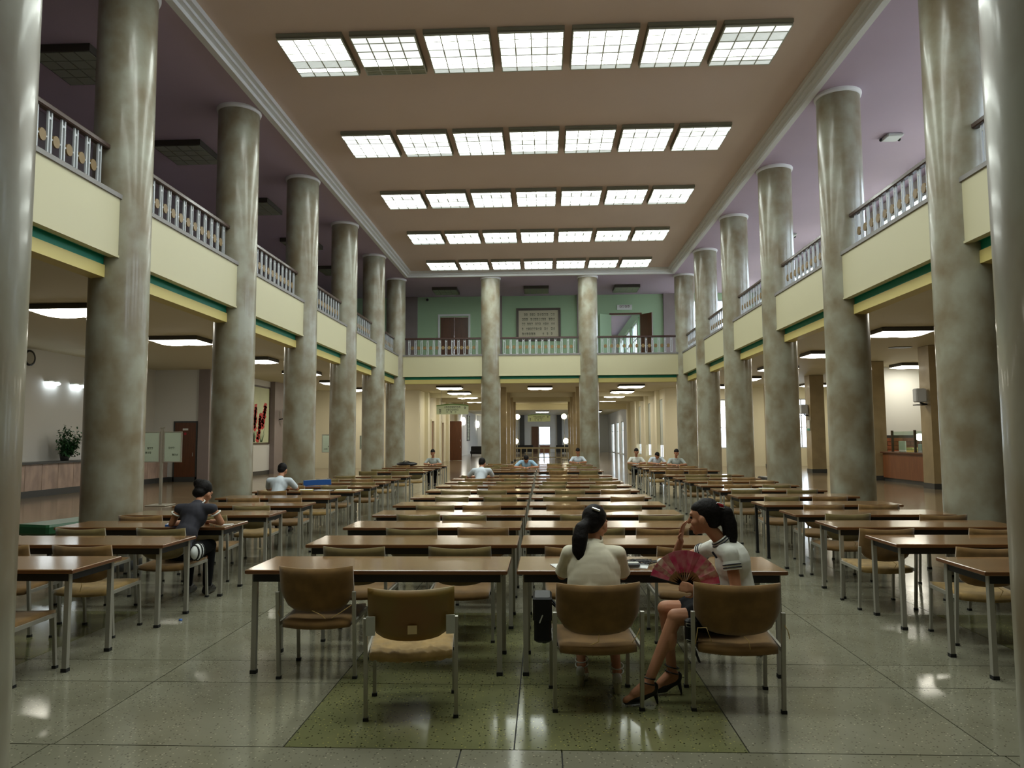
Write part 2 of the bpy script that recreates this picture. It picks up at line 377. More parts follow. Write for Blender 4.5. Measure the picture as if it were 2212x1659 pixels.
# ------------------------------------------------------------------ columns
mb = MB(); mb.lathe([(CR, 0), (CR, ZS)], 64); shaft_me = mb.mesh('shaft', 'column_stone')
mb = MB(); mb.lathe([(CR + .001, ZS - .075), (CR + .022, ZS - .07), (CR + .035, ZS - .03), (CR + .035, ZS - .001)], 48); capm = mb.mesh('capital_ring', 'cap_plaster')
mb = MB(); mb.lathe([(CR + .001, .12), (CR + .012, .118), (CR + .014, 0.001)], 48); basem = mb.mesh('base_ring', 'dark_base')
def column(x, y, label):
    t = thing('column', label, 'column', (x, y, 0), 0, 'round stone columns of the hall')
    ob('shaft', shaft_me, t); ob('capital_ring', capm, t); ob('base_ring', basem, t)
for s, nm in ((0, 'left'), (3, 'right')):
    for k in range(1, 8):
        lab = 'round polished stone column in the %s corner below the far balcony' % nm if k == 7 else (
              'round polished stone column in the %s row, %s from the camera' % (nm, ORD[k - 1] if k == 1 else ORD[k - 2] + ' wholly visible'))
        column(GX[s], GY[k], lab)
column(GX[1], GY[7], 'round stone column left of the framed plaque at the far end')
column(GX[2], GY[7], 'round stone column right of the framed plaque at the far end')
column(GX[1], GY[0], 'huge foreground stone column cut by the left picture edge')
column(GX[2], GY[0], 'huge foreground stone column cut by the right picture edge')

# ------------------------------------------------------------------ balcony railings
RZ0, RZ1 = 4.99, 5.60
bal = MB(); 
for s in (-.028, .028): bal.box(s - .011, s + .011, -.012, .012, RZ0, RZ1 + .01)
for z in (RZ0 + .02, RZ1 - .09): bal.box(-.018, .018, -.008, .008, z, z + .03)
bal_me = bal.mesh('baluster', 'paint_white')
md = MB(); n = 12; md.add([(.062 * math.cos(2 * pi * k / n), s, .075 * math.sin(2 * pi * k / n) + 5.28) for s in (-.012, .012) for k in range(n)],
    [tuple(range(n - 1, -1, -1)), tuple(range(n, 2 * n))] + [(k, (k + 1) % n, n + (k + 1) % n, n + k) for k in range(n)]); med_me = md.mesh('medallion', 'medallion')
pn = MB(); pn.box(-.092, .092, -.008, .008, 5.27, 5.29); pin_me = pn.mesh('pin', 'paint_white')
def railing(cx, cy, L, rz, label):
    t = thing('balcony_railing', label, 'railing', (cx, cy, 0), rz, 'railings of the balcony')
    h = MB(); h.bevbox(-L / 2, L / 2, -.05, .05, RZ1, RZ1 + .075, .015); h.build('handrail', 'wood_rail', t)
    n = int(round((L - .35) / .245)); st = (L - .35) / n
    for i in range(n + 1):
        ob('baluster', bal_me, t, (-L / 2 + .175 + i * st, 0, 0))
        if i < n:
            ob('medallion', med_me, t, (-L / 2 + .175 + (i + .5) * st, 0, 0)); ob('pin', pin_me, t, (-L / 2 + .175 + (i + .5) * st, 0, 0))
Lr = DY - 2 * CR + .02
for sgn, nm in ((-1, 'left'), (1, 'right')):
    for k in range(1, 7):
        railing(sgn * 5.68, (GY[k] + GY[k + 1]) / 2, Lr, pi / 2, 'white baluster railing with dark handrail, %s bay of the %s balcony from the camera' % (ORD[k - 1], nm))
for i, nm in enumerate(('below the brown double door', 'below the framed plaque', 'in front of the open doorway')):
    railing((GX[i] + GX[i + 1]) / 2, YF, GX[i + 1] - GX[i] - 2 * CR + .02, 0, 'far balcony railing ' + nm)

# ------------------------------------------------------------------ hall ceiling light panels
PW, PD = 1.04, 1.20
hs = MB(); hs.box(-PW / 2 - .015, PW / 2 + .015, -PD / 2 - .015, PD / 2 + .015, -.06, 0); hs.box(-PW / 2, PW / 2, -PD / 2, PD / 2, -.085, -.06); house_me = hs.mesh('housing', 'fixture_olive')
lv = MB()
rowy = [-.60, -.42, -.17, .07, .31, .45, .60]
for i in range(5): x = -PW / 2 + PW * i / 4; lv.box(x - .010, x + .010, -PD / 2, PD / 2, -.106, -.085)
for y in rowy: lv.box(-PW / 2, PW / 2, y - .010, y + .010, -.106, -.085)
louv_me = lv.mesh('louvre_grid', 'fixture_grey')
pane_me = {}
for j in range(6):
    for mm in ('pane_bright', 'pane_mid', 'pane_dim', 'pane_unlit'):
        p = MB(); w2 = PW / 8 - .005; d2 = (rowy[j + 1] - rowy[j]) / 2 - .005
        p.add([(-w2, -d2, -.098), (w2, -d2, -.098), (w2, d2, -.098), (-w2, d2, -.098), (0, 0, -.112)], [(1, 0, 4), (2, 1, 4), (3, 2, 4), (0, 3, 4)])
        pane_me[j, mm] = p.mesh('pane', mm)
patA = ['pane_dim', 'pane_bright', 'pane_bright', 'pane_mid', 'pane_bright', 'pane_bright']
patB = ['pane_mid', 'pane_bright', 'pane_bright', 'pane_bright', 'pane_mid', 'pane_bright']
patC = ['pane_dim', 'pane_bright', 'pane_dim', 'pane_bright', 'pane_bright', 'pane_bright']
patOff = ['pane_unlit', 'pane_unlit', 'pane_bright', 'pane_mid', 'pane_mid', 'pane_mid']
patR = ['pane_dim', 'pane_mid', 'pane_bright', 'pane_mid', 'pane_dim', 'pane_mid']
ROWN = ['nearest', 'second', 'third', 'fourth', 'farthest']
LY = 11.72
for r in range(-2, 5):  # negative rows are unseen panels, added to brighten the foreground
    for c in range(7):
        pat = random.choice([patA, patB, patB])
        if r == 0: pat = [patC, patOff, patA, patA, patA, patA, patR][c]
        lab = ('lit square ceiling light panel, %s from left in the %s row' % (ORD[c], ROWN[r])) if r >= 0 else 'square ceiling light panel overhead, %s from left, %s row out of view' % (ORD[c], ORD[-r - 1])
        t = thing('ceiling_light', lab, 'light', (-3.57 + c * 1.19, LY + DY * r, ZC - .004), 0, 'ceiling light panels')
        ob('housing', house_me, t); ob('louvre_grid', louv_me, t)
        for j in range(6):
            for i in range(4):
                ob('pane', pane_me[j, pat[5 - j]], t, (-PW / 2 + PW * (i + .5) / 4, (rowy[j] + rowy[j + 1]) / 2, 0))

# unlit panels under the balcony soffit
uh = MB(); uh.box(-.52, .52, -.55, .55, -.12, 0); unl_house = uh.mesh('housing', 'fixture_dark')
ul = MB()
for i in range(4):
    for j in range(4): x = -.5 + i * .25; y = -.53 + j * .265; ul.box(x + .01, x + .24, y + .01, y + .255, -.13, -.118)
unl_pane = ul.mesh('diffuser', 'pane_unlit')
def dark_panel(x, y, label, sc=(1, 1, 1)):
    t = thing('soffit_light', label, 'light', (x, y, ZS - .004), 0, 'unlit balcony light panels'); ob('housing', unl_house, t); ob('diffuser', unl_pane, t); t.scale = sc
for k, nm in ((2, 'nearest'), (3, 'second'), (4, 'third'), (5, 'fourth'), (6, 'fifth')):
    dark_panel(-7.55, (GY[k] + GY[k + 1]) / 2 - .1, 'dark unlit square light panel over the left balcony, %s from the camera' % nm)
for x, nm in ((-3.95, 'left of the far balcony above the double door'), (-.12, 'in the middle of the far balcony above the plaque'), (3.65, 'right of the far balcony above the open doorway')):
    dark_panel(x, 30.45, 'unlit light panel on the soffit ' + nm)
for (x, y, nm) in ((7.55, 15.3, 'nearest to the camera'), (7.9, 22.8, 'half way along')):
    t = thing('emergency_lamp', 'small white lamp on the right balcony soffit, ' + nm, 'lamp', (x, y, ZS), 0)
    mb = MB(); mb.bevbox(-.17, .17, -.17, .17, -.07, 0, .02); mb.build('body', 'paint_white', t)
    for s in (-.19, .19): mb = MB(); mb.ell((s, .1, -.05), (.035, .035, .035), None, 8, 6); mb.build('bulb', 'steel_dark', t)

# ------------------------------------------------------------------ lower ceiling fixtures (dark tray, lobed opal diffuser)
def tray_poly(w, d, c): return [(-w + c, -d), (w - c, -d), (w, -d + c), (w, d - c), (w - c, d), (-w + c, d), (-w, d - c), (-w, -d + c)]
mb = MB(); mb.bevbox(-.70, .70, -.56, .56, -.12, 0, .015); tray_me = mb.mesh('tray', 'fixture_dark')
mb = MB(); NX, NY = 17, 9; vs_ = []
for j in range(NY):
    for i in range(NX):
        u = -1 + 2 * i / (NX - 1); v = -1 + 2 * j / (NY - 1)
        lim = 1.0
        lob = (.55 + .45 * abs(math.sin(pi * (u * .98)))) * (1 - .35 * abs(u) ** 4) * (1 - v * v * .8)
        vs_.append((u * .685 * lim, v * .545, -.121 - .075 * lob * (1 if abs(u) < 1 and abs(v) < 1 else 0)))
fs_ = [(j * NX + i + 1, j * NX + i, (j + 1) * NX + i, (j + 1) * NX + i + 1) for j in range(NY - 1) for i in range(NX - 1)]
mb.add(vs_, fs_, True); diff_me = mb.mesh('diffuser', 'low_diffuser')
def low_light(x, y, label, sc=1.0):
    t = thing('aisle_light', label, 'light', (x, y, ZG - .004), 0, 'lobed ceiling lights of the ground floor'); ob('tray', tray_me, t); ob('diffuser', diff_me, t); t.scale = (sc, sc, sc)
for k, y in enumerate((15.55, 20.5, 25.8, 31.0, 36.2, 41.4)):
    low_light(-10.28, y, 'warm lobed ceiling light in the left aisle, %s from the camera' % ORD[k])
    low_light(10.0, y, 'warm lobed ceiling light in the right aisle, %s from the camera' % ORD[k])
for k, y in enumerate((30.3, 41.0)): low_light(15.2, y, 'warm ceiling light behind the right pillars, %s' % ('over the service counter' if k == 0 else 'near the end window'))
for k, y in enumerate((40.6, 45.3, 50.0, 55.4)):
    low_light(-5.1, y, 'warm ceiling light on the left side of the far passage, %s from the hall' % ORD[k])
    low_light(5.0, y, 'warm ceiling light on the right side of the far passage, %s from the hall' % ORD[k])
low_light(-.05, 41.3, 'warm ceiling light in the middle of the far passage')
for k, y in enumerate((66.0, 78.0)):
    for x, nm in ((-5.6, 'left'), (0, 'centre'), (5.6, 'right')): low_light(x, y, 'small ceiling light in the %s of the end lobby, %s row' % (nm, 'near' if k == 0 else 'back'))

# ------------------------------------------------------------------ upper walls
struct_wins = []
holes = []
for k in range(-1, 8): holes.append((Y0 + DY * k + .55, Y0 + DY * (k + 1) - .55, 5.55, 7.65))
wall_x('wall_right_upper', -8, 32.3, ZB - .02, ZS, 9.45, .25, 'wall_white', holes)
for h in holes: window('x', h[0], h[1], h[2], h[3], 9.55)
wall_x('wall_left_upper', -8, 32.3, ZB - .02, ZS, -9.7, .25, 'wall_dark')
wall_y('wall_near_upper', -9.7, 9.7, ZB - .02, ZS, -8, .25, 'wall_white')
YG = 32.05
gholes = [(-4.42, -3.18, ZB, 7.12), (3.16, 4.42, ZB, 7.12), (6.3, 8.9, 5.35, 7.75)]
wall_y('wall_far_upper', -9.7, 9.7, ZB - .02, ZS, YG, .2, 'wall_green', gholes)
window('y', 6.3, 8.9, 5.35, 7.75, YG + .1)
mb = MB(); mb.box(-17.6, 17.6, -8, 46, ZB - .02, ZB); 
fl2 = MB(); fl2.box(-9.7, -5.85, -8, 46, ZB - .019, ZB); fl2.box(5.85, 9.7, -8, 46, ZB - .019, ZB); fl2.box(-5.85, 5.85, YF + .2, 46, ZB - .019, ZB); fl2.box(-5.85, 5.85, -8, Y0 - .2, ZB - .019, ZB)
struct(fl2.build('floor_balcony', 'terrazzo_aisle'))
for x, w_ in ((-5.78, .34), (-1.9, .24), (1.9, .24), (5.78, .34)):
    mb = MB(); mb.box(x - w_, x + w_, YG - .12, YG + .001, ZB, ZS); struct(mb.build('trim_pilaster', 'pilaster_grey'))
# brown double door (upper left)
d = MB(); d.box(-4.52, -4.44, YG - .04, YG, ZB, 7.24); d.box(-3.16, -3.08, YG - .04, YG, ZB, 7.24); d.box(-4.44, -3.16, YG - .04, YG, 7.16, 7.24)
d1 = struct(d.build('door_1', 'cornice_grey'))
for a, b in ((-4.42, -3.805), (-3.795, -3.18)):
    p = MB(); p.box(a, b, YG + .02, YG + .07, ZB + .01, 7.1); p.box(a, a + .04, YG, YG + .02, ZB + .01, 7.1); p.box(b - .04, b, YG, YG + .02, ZB + .01, 7.1); p.box(a + .04, b - .04, YG, YG + .02, 7.04, 7.1)
    lf = p.build('door_leaf', 'wood_door', d1)
h = MB(); h.tube((-3.84, YG - .04, ZB + 1.0), (-3.84, YG - .04, ZB + 1.15), .012); h.build('handle', 'steel', d1)
# open doorway (upper right) with leaf swung outwards, bright room behind
d = MB(); d.box(3.08, 3.16, YG - .04, YG, ZB, 7.2); d.box(4.42, 4.5, YG - .04, YG, ZB, 7.2); d.box(3.16, 4.42, YG - .04, YG, 7.12, 7.2)
d2 = struct(d.build('door_2', 'wood_door'))
p = MB(); p.bar((4.44, YG - .06, 6.04), (4.86, YG - .62, 6.04), .05, 2.14); p.build('door_leaf', 'wood_door', d2)
p = MB(); p.bar((3.14, YG - .06, 6.04), (2.62, YG - .40, 6.04), .05, 2.14); p.build('door_leaf', 'wall_green', d2)
rh = [(YG + .8 + 3.0 * k, YG + 3.1 + 3.0 * k, 5.3, 7.5) for k in range(4)]
wall_x('wall_room_right', YG + .2, 45, ZB, ZS, 4.75, .2, 'wall_green', rh)
for h in rh: window('x', h[0], h[1], h[2], h[3], 4.85)
wall_x('wall_room_left', YG + .2, 45, ZB, ZS, 0.6, .2, 'wall_white'); wall_y('wall_room_back', .8, 4.75, ZB, ZS, 44.8, .2, 'wall_white')
for k, y in enumerate((34.6, 37.6)):
    t = thing('room_light', 'grey ceiling light panel seen through the open doorway, %s one' % ('nearer' if k == 0 else 'farther'), 'light', (3.1, y, ZS - .004), 0, 'panels in the upper room')
    ob('housing', unl_house, t); ob('diffuser', unl_pane, t)

# ------------------------------------------------------------------ writing marks: blocky syllable shapes (illegible in the photograph)
def glyph(mb, x, z, w, h, y, rnd, ax='y', t=.003):
    def st(a, b, c, d):
        if ax == 'y': mb.box(x + a * w, x + b * w, y - t, y, z + c * h, z + d * h)
        else: mb.box(y, y + t, x + a * w, x + b * w, z + c * h, z + d * h)
    k = rnd.randint(0, 4); q = .2
    if k != 3: st(.02, .64, .78, 1.0); st(.05, .05 + q, .5, .9)
    else: st(.05, .6, .5, .66); st(.25, .25 + q, .6, .98)
    if k in (1, 4): st(.45, .45 + q, .5, .9)
    st(.72, .72 + q, .42, 1.0)
    if k in (0, 2): st(.72, .98, .66, .78)
    st(.1, .9, .0, .14)
    if k in (2, 4): st(.1, .1 + q, .05, .36); st(.7, .7 + q, .05, .36)
    if k == 1: st(.1, .9, .22, .34)
RN = random.Random(3)
# framed plaque
t = thing('framed_plaque', 'cream plaque with five lines of dark writing in a brown frame', 'plaque', (0, YG, 0))
PX0, PX1, PZ0, PZ1 = -1.03, .93, 6.0, 7.46
f = MB(); f.box(PX0, PX0 + .1, -.07, -.001, PZ0, PZ1); f.box(PX1 - .1, PX1, -.07, -.001, PZ0, PZ1); f.box(PX0 + .1, PX1 - .1, -.07, -.001, PZ0, PZ0 + .1); f.box(PX0 + .1, PX1 - .1, -.07, -.001, PZ1 - .1, PZ1); f.build('frame', 'frame_brown', t)
b = MB(); b.box(PX0 + .1, PX1 - .1, -.03, -.001, PZ0 + .1, PZ1 - .1); bd = b.build('board', 'plaque_cream', t)
g = MB(); px = lambda u: PX0 + .1 + (u - 440) / (1725 - 440) * (PX1 - PX0 - .2); 
lines = [(450, [(615, 740), (800, 985), (1045, 1405), (1480, 1615)]), (585, [(545, 745), (820, 1330), (1410, 1620)]), (720, [(545, 660), (715, 905), (970, 1160), (1230, 1415), (1490, 1615)]),
         (860, [(540, 600), (675, 1190), (1265, 1390), (1480, 1620)]), (1005, [(545, 985), (1205, 1270), (1345, 1400), (1480, 1535)])]
for zy, words in lines:
    z = PZ1 - .1 - (zy - 300) / (1110 - 300) * (PZ1 - PZ0 - .2)
    for a, c in words:
        n = max(1, round((c - a) / 68)); w_ = (px(c) - px(a)) / n
        for i in range(n): glyph(g, px(a) + i * w_ + .008, z, w_ - .018, .105, -.0305, RN)
g.build('lettering', 'ink_dark', bd)
# small sign over the doorway
t = thing('door_sign', 'small white sign with dark maroon characters above the open doorway', 'sign', (0, YG, 0))
b = MB(); b.bevbox(3.42, 4.08, -.05, -.001, 7.33, 7.56, .006); bd = b.build('board', 'paper', t)
g = MB()
for i in range(4): glyph(g, 3.53 + i * .115, 7.44, .095, .09, -.051, RN)
g.build('lettering', 'ink_maroon', bd)
t = thing('wall_speaker', 'small dark round camera on the green wall above the double door', 'camera', (-5.0, YG, 7.9)); mb = MB(); mb.ell((0, -.05, 0), (.06, .06, .06), None, 10, 7); mb.build('body', 'steel_dark', t); mb = MB(); mb.tube((0, -.05, .0), (0, 0, .0), .02); mb.build('mount', 'steel_dark', t)

# ------------------------------------------------------------------ ground floor: left side
wall_x('wall_left', -8, 29.8, 0, ZG, -16.3, .2, 'wall_white')
lw = wall_y('wall_left_return', -16.3, -13.7, 0, ZG, 29.8, .25, 'wall_white')
wall_x('wall_left_far', 30.05, 43.8, 0, ZG, -13.9, .2, 'wall_white', [(40.6, 42.4, 0, 2.75)])
wall_y('wall_left_end', -13.9, -7.35, 0, ZG, 43.6, .25, 'wall_cream')
mb = MB(); mb.box(-14.15, -13.68, 29.62, 29.8, 0, ZG); struct(mb.build('trim_6', 'pilaster_grey'))
mb = MB(); mb.box(-13.7, -13.45, 36.35, 37.5, 0, ZG); struct(mb.build('trim_7', 'pilaster_grey'))
mb = MB(); mb.box(-15.5, -14.15, 29.74, 29.8, 0, .2); mb.box(-13.7, -13.66, 30.1, 36.3, 0, .2); mb.box(-13.7, -13.66, 37.5, 40.5, 0, .2); struct(mb.build('baseboard_left', 'dark_base'))
# marble dado with slabs and coping
dado = MB(); dado.box(-16.1, -15.46, 10, 29.7, 0, 1.0); dado_o = struct(dado.build('wall_dado', 'joint'))
for k in range(26):
    y = 10 + k * .757; s = MB(); s.box(-15.46, -15.42, y + .008, y + .749, .2, 1.0); s.build('slab', 'marble_pink', dado_o)
s = MB(); s.box(-16.1, -15.34, 10, 29.7, 1.0, 1.06); s.build('coping', 'dark_base', dado_o); s = MB(); s.box(-15.46, -15.40, 10, 29.7, 0, .2); s.build('plinth', 'dark_base', dado_o)
d = MB(); d.box(-15.24, -15.18, 29.74, 29.8, 0, 2.5); d.box(-14.29, -14.23, 29.74, 29.8, 0, 2.5); d.box(-15.18, -14.29, 29.74, 29.8, 2.44, 2.5); d3 = struct(d.build('door_3', 'dark_base'))
p = MB(); p.box(-15.18, -14.29, 29.75, 29.79, .01, 2.44); lf = p.build('door_leaf', 'wood_door', d3)
p = MB(); p.box(-14.85, -14.62, 29.742, 29.75, 2.12, 2.2); p.build('name_plate', 'paper', d3); p = MB(); p.lathe([(.001, 0), (.055, 0)], 14); o = p.build('round_notice', 'clip_red', d3, (-14.74, 29.745, 1.98)); o.rotation_euler = (pi / 2, 0, 0)
p = MB(); p.tube((-14.4, 29.73, 1.05), (-14.4, 29.73, 1.2), .015); p.build('handle', 'steel', d3)
d = MB(); d.box(-13.72, -13.66, 40.5, 40.62, 0, 2.85); d.box(-13.72, -13.66, 42.38, 42.5, 0, 2.85); d.box(-13.72, -13.66, 40.5, 42.5, 2.73, 2.85); d4 = struct(d.build('door_4', 'wood_orange'))
p = MB(); p.box(-13.8, -13.75, 40.62, 42.38, .01, 2.73); p.build('door_leaf', 'wood_orange', d4)
# clock
t = thing('wall_clock', 'dark round wall clock high on the left wall', 'clock', (-16.1, 22.2, 4.33)); mb = MB(); mb.lathe([(.001, 0), (.22, 0), (.25, .03), (.25, .08), (.2, .085)], 28); o = mb.build('rim', 'steel_dark', t); o.rotation_euler = (0, pi / 2, 0)
mb = MB(); mb.lathe([(.001, .075), (.19, .075)], 24); o = mb.build('face', 'clock_face', t); o.rotation_euler = (0, pi / 2, 0)
# wall spots (pairs)
for k, (y, nm) in enumerate(((21.0, 'left'), (23.3, 'middle'), (24.6, 'right'))):
    t = thing('wall_lamp', 'bright twin lamp on the pale left wall, %s of three' % nm, 'lamp', (-16.1, y, 3.60), 0, 'twin lamps on the left wall')
    b = MB(); b.box(0, .16, -.3, .3, .05, .09); b.build('bracket', 'fixture_grey', t)
    for s in (-.16, .16): b = MB(); b.ell((.12, s, 0), (.09, .13, .055), None, 10, 6); b.build('bulb', 'lamp_cool', t)
# painting of red flowers (flat, framed)
t = thing('flower_painting', 'tall framed painting of red flower spikes on the left wall', 'painting', (-13.7, 0, 0))
f = MB(); f.box(0, .05, 33.3, 33.38, 1.5, 4.35); f.box(0, .05, 36.17, 36.25, 1.5, 4.35); f.box(0, .05, 33.38, 36.17, 1.5, 1.58); f.box(0, .05, 33.38, 36.17, 4.27, 4.35); f.build('frame', 'frame_brown', t)
b = MB(); b.box(0, .02, 33.38, 36.17, 1.58, 4.27); cv = b.build('canvas', 'painting_bg', t)
pr, lf = MB(), MB()
for cy, cz, n_, sl in ((35.7, 3.4, 9, .35), (35.1, 2.9, 10, .25), (34.5, 3.3, 9, .12), (33.9, 2.9, 8, -.1)):
    for i in range(n_):
        z = cz - i * .13; y = cy - i * .13 * sl
        for q in range(2): pr.add([(.0205 + .0004 * q, y + RN.uniform(-.1, .1) + .2 * math.cos(a), z + .15 * math.sin(a)) for a in [2 * pi * k / 7 + RN.uniform(-.2, .2) for k in range(7)]], [tuple(range(7))])
    for i in range(5):
        a = RN.uniform(.1, .5) * RN.choice((-1, 1)); y0 = cy - .45 * sl * 3 + RN.uniform(-.1, .1); lf.add([(.0202, y0 - .05, 1.6), (.0202, y0 + .05, 1.6), (.0202, y0 + a, 2.1 + RN.uniform(0, .5))], [(0, 1, 2)])
pr.build('flowers', 'petal_red', cv); lf.build('leaves', 'leaf', cv)
# wall bracket box on pilaster
def wall_box(x, y, z, label, side=1):
    t = thing('wall_fan', label, 'wall fan', (x, y, z)); b = MB(); b.bevbox(-.17, .17, -.13, .13, -.2, .25, .03); b.build('body', 'paint_white', t)
    b = MB(); b.bar((0, 0, -.22), (-side * .35, 0, -.3), .05, .05); b.build('arm', 'steel_dark', t); b = MB(); b.box(-.17, .17, -.13, .13, -.30, -.27); b.build('tray', 'steel_dark', t)
wall_box(-13.1, 37.0, 3.05, 'white box on a bracket beside the flower painting pilaster', 1)
# plant on the dado
t = thing('potted_plant', 'bushy green plant standing on the marble ledge', 'plant', (-15.72, 23.6, 0)); pot = MB(); pot.lathe([(.001, 1.06), (.12, 1.06), (.16, 1.28), (.14, 1.28), (.13, 1.26)], 16); pot.build('pot', 'dark_base', t)
st, lv = MB(), MB(); R2 = random.Random(5)
for i in range(46):
    a = R2.uniform(0, 2 * pi); rr = R2.uniform(.1, .72); zt = R2.uniform(1.35, 2.15); p0 = Vector((0, 0, 1.2)); p1 = Vector((rr * math.cos(a) * .22 + .12, rr * math.sin(a), zt)); st.tube(p0, p1, .01, .004, 5, False)
    for q in range(30):
        c = p0.lerp(p1, R2.uniform(.35, 1.05)) + Vector((R2.uniform(-.03, .1), R2.uniform(-.1, .1), R2.uniform(-.06, .06))); dr = Vector((R2.uniform(-1, 1), R2.uniform(-1, 1), R2.uniform(-.8, .6))).normalized(); sd = dr.cross(Vector((0, 0, 1))).normalized()
        l_ = R2.uniform(.09, .17); lv.add([c, c + dr * l_ * .5 + sd * .03, c + dr * l_, c + dr * l_ * .5 - sd * .03], [(0, 1, 2, 3)])
st.build('stems', 'stem', t); fo = lv.build('foliage', 'leaf', t); fo['kind'] = 'stuff'
# notice boards on posts
def board(x, y, w, label, zt=1.94, zb=1.13):
    t = thing('notice_board', label, 'notice board', (x, y, 0)); p = MB(); p.box(-.03, .03, -.03, .03, .02, zt + .08); p.box(-.045, .045, -.045, .045, zt + .08, zt + .11); p.build('post', 'steel', t)
    b = MB(); b.bevbox(-.28, .28, -.28, .28, 0, .03, .01); b.build('foot', 'steel', t)
    for s in (-1, 1):
        x0, x1 = (.05, w) if s > 0 else (-w, -.05); f = MB(); f.box(x0, x0 + .025, -.02, .02, zb, zt); f.box(x1 - .025, x1, -.02, .02, zb, zt); f.box(x0 + .025, x1 - .025, -.02, .02, zb, zb + .025); f.box(x0 + .025, x1 - .025, -.02, .02, zt - .025, zt); fr = f.build('frame', 'steel', t)
        g = MB(); g.box(x0 + .025, x1 - .025, -.008, .008, zb + .025, zt - .025); g.build('sheet', 'board_glass', fr)
        g = MB(); rr = random.Random(int(x * 10 + s))
        for q in range(2):
            xx = rr.uniform(x0 + .08, x1 - .25); zz = rr.uniform(zb + .08, zt - .4)
            for i in range(3): glyph(g, xx + i * .055, zz, .045, .05, -.0085, rr)
        g.build('lettering', 'ink_dark', fr)
board(-9.93, 18.9, .54, 'white two-leaf notice board on a steel post in front of the brown door')
board(-9.2, 32.4, .60, 'pale green two-leaf notice board in front of the third column row')
board(-8.0, 33.4, .34, 'small narrow notice board farther back between the left columns', 1.88, 1.24)
# benches between columns
def bench(x, y, L, m, label, rz=0):
    t = thing('leather_bench', label, 'bench', (x, y, 0), rz, 'benches beside the columns'); b = MB(); b.bevbox(-.3, .3, -L / 2, L / 2, .40, .55, .03); b.build('cushion', m, t)
    for sx in (-.24, .24):
        for sy in (-L / 2 + .1, L / 2 - .1): b = MB(); b.box(sx - .02, sx + .02, sy - .02, sy + .02, 0, .40); b.build('leg', 'steel_dark', t)
bench(-6.75, 10.6, 1.5, 'bench_green', 'green leather bench beside the nearest left column', -.25)
bench(6.75, 10.7, 1.5, 'bench_dark', 'black leather bench beside the nearest right column')
bench(6.75, 21.3, 1.5, 'bench_dark', 'dark bench between the right columns farther back')

# ------------------------------------------------------------------ ground floor: right side
for k, (px_, y) in enumerate(((12.9, 18.2), (12.95, 24.4), (13.15, 29.4), (13.15, 35.6), (13.15, 42.2))):
    t = thing('square_pillar', 'brown square stone pillar in the right aisle, %s from the camera' % ORD[k], 'pillar', (px_, y, 0), 0, 'square pillars of the right aisle'); b = MB(); b.box(-.33, .33, -.33, .33, .18, ZG - .01); b.build('shaft', 'pillar_stone', t); b = MB(); b.box(-.345, .345, -.345, .345, 0, .18); b.build('plinth', 'dark_base', t)
wall_x('wall_right', -8, 43.8, 0, ZG, 17.4, .2, 'wall_cream')
eh = [(9.4, 11.1, 1.05, 3.95), (14.2, 16.4, 1.05, 3.95)]
wall_y('wall_right_end', 7.35, 17.6, 0, ZG, 43.6, .25, 'wall_cream', eh)
for h in eh: window('y', h[0], h[1], h[2], h[3], 43.7, trans=(.42,))
wall_y('wall_counter_room', 13.6, 17.4, 0, ZG, 31.6, .15, 'wall_white')
# service counter
t = thing('service_counter', 'orange-brown service counter with a glass screen between right pillars', 'counter', (13.4, 26.92, 0)); b = MB(); b.box(-.22, .3, -1.9, 1.9, .14, 1.06); b.build('front_panel', 'wood_orange', t); b = MB(); b.box(-.18, .3, -1.9, 1.9, 0, .14); b.build('plinth', 'dark_base', t)
b = MB(); b.bevbox(-.3, .38, -1.94, 1.94, 1.06, 1.12, .012); b.build('worktop', 'wood_door', t)
for y in (-1.8, -.2, 1.5): b = MB(); b.box(-.05, .02, y - .035, y + .035, 1.12, 1.92); b.build('screen_post', 'post_brown', t)
for a, c in ((-1.76, -.24), (-.16, 1.46)): b = MB(); b.box(-.02, -.008, a, c, 1.2, 1.88); b.build('screen_pane', 'screen_glass', t)
wh = MB(); wh.box(13.6, 17.3, 31.4, 31.6, 0, 1.75); bw = struct(wh.build('wall_brick', 'joint'))
brm = MB(); brm.box(-.225, .225, -.01, .01, -.07, .07); br_me = brm.mesh('brick', 'brick_red')
for r in range(10):
    for c in range(8): ob('brick', br_me, bw, (13.85 + c * .47 + (.2 if r % 2 else 0) * 0.9, 31.392, .1 + r * .16 + .02))
for i, (y, m_, lab, sz) in enumerate(((27.9, 'paper', 'pale screen standing on the service counter', (.05, .5, .4)), (27.2, 'strip_yellow', 'yellow box on the service counter', (.2, .45, .16)), (26.5, 'paint_white', 'white box on the service counter', (.15, .25, .3)), (25.5, 'steel_dark', 'dark tray on the service counter', (.2, .7, .07)))):
    t = thing('counter_item', lab, 'box', (13.5, y, 1.12)); b = MB(); b.bevbox(-sz[0] / 2, sz[0] / 2, -sz[1] / 2, sz[1] / 2, 0, sz[2], .012); b.build('body', m_, t); b = MB(); b.box(-sz[0] / 2 + .015, sz[0] / 2 - .015, -sz[1] / 2 + .015, sz[1] / 2 - .015, sz[2], sz[2] + .006); b.build('lid', m_, t)
t = thing('desk_lamp', 'glowing white globe lamp behind the counter screen', 'lamp', (13.62, 26.85, 1.12)); b = MB(); b.ell((0, 0, .55), (.16, .16, .13)); b.build('globe', 'lamp_wall', t); b = MB(); b.tube((0, 0, .02), (0, 0, .45), .015); b.build('stem', 'steel_dark', t); b = MB(); b.lathe([(.001, .03), (.09, .025), (.1, 0)], 14); b.build('base', 'steel_dark', t)
wall_box(12.40, 24.3, 3.0, 'white wall fan on the second square pillar of the right aisle', -1)
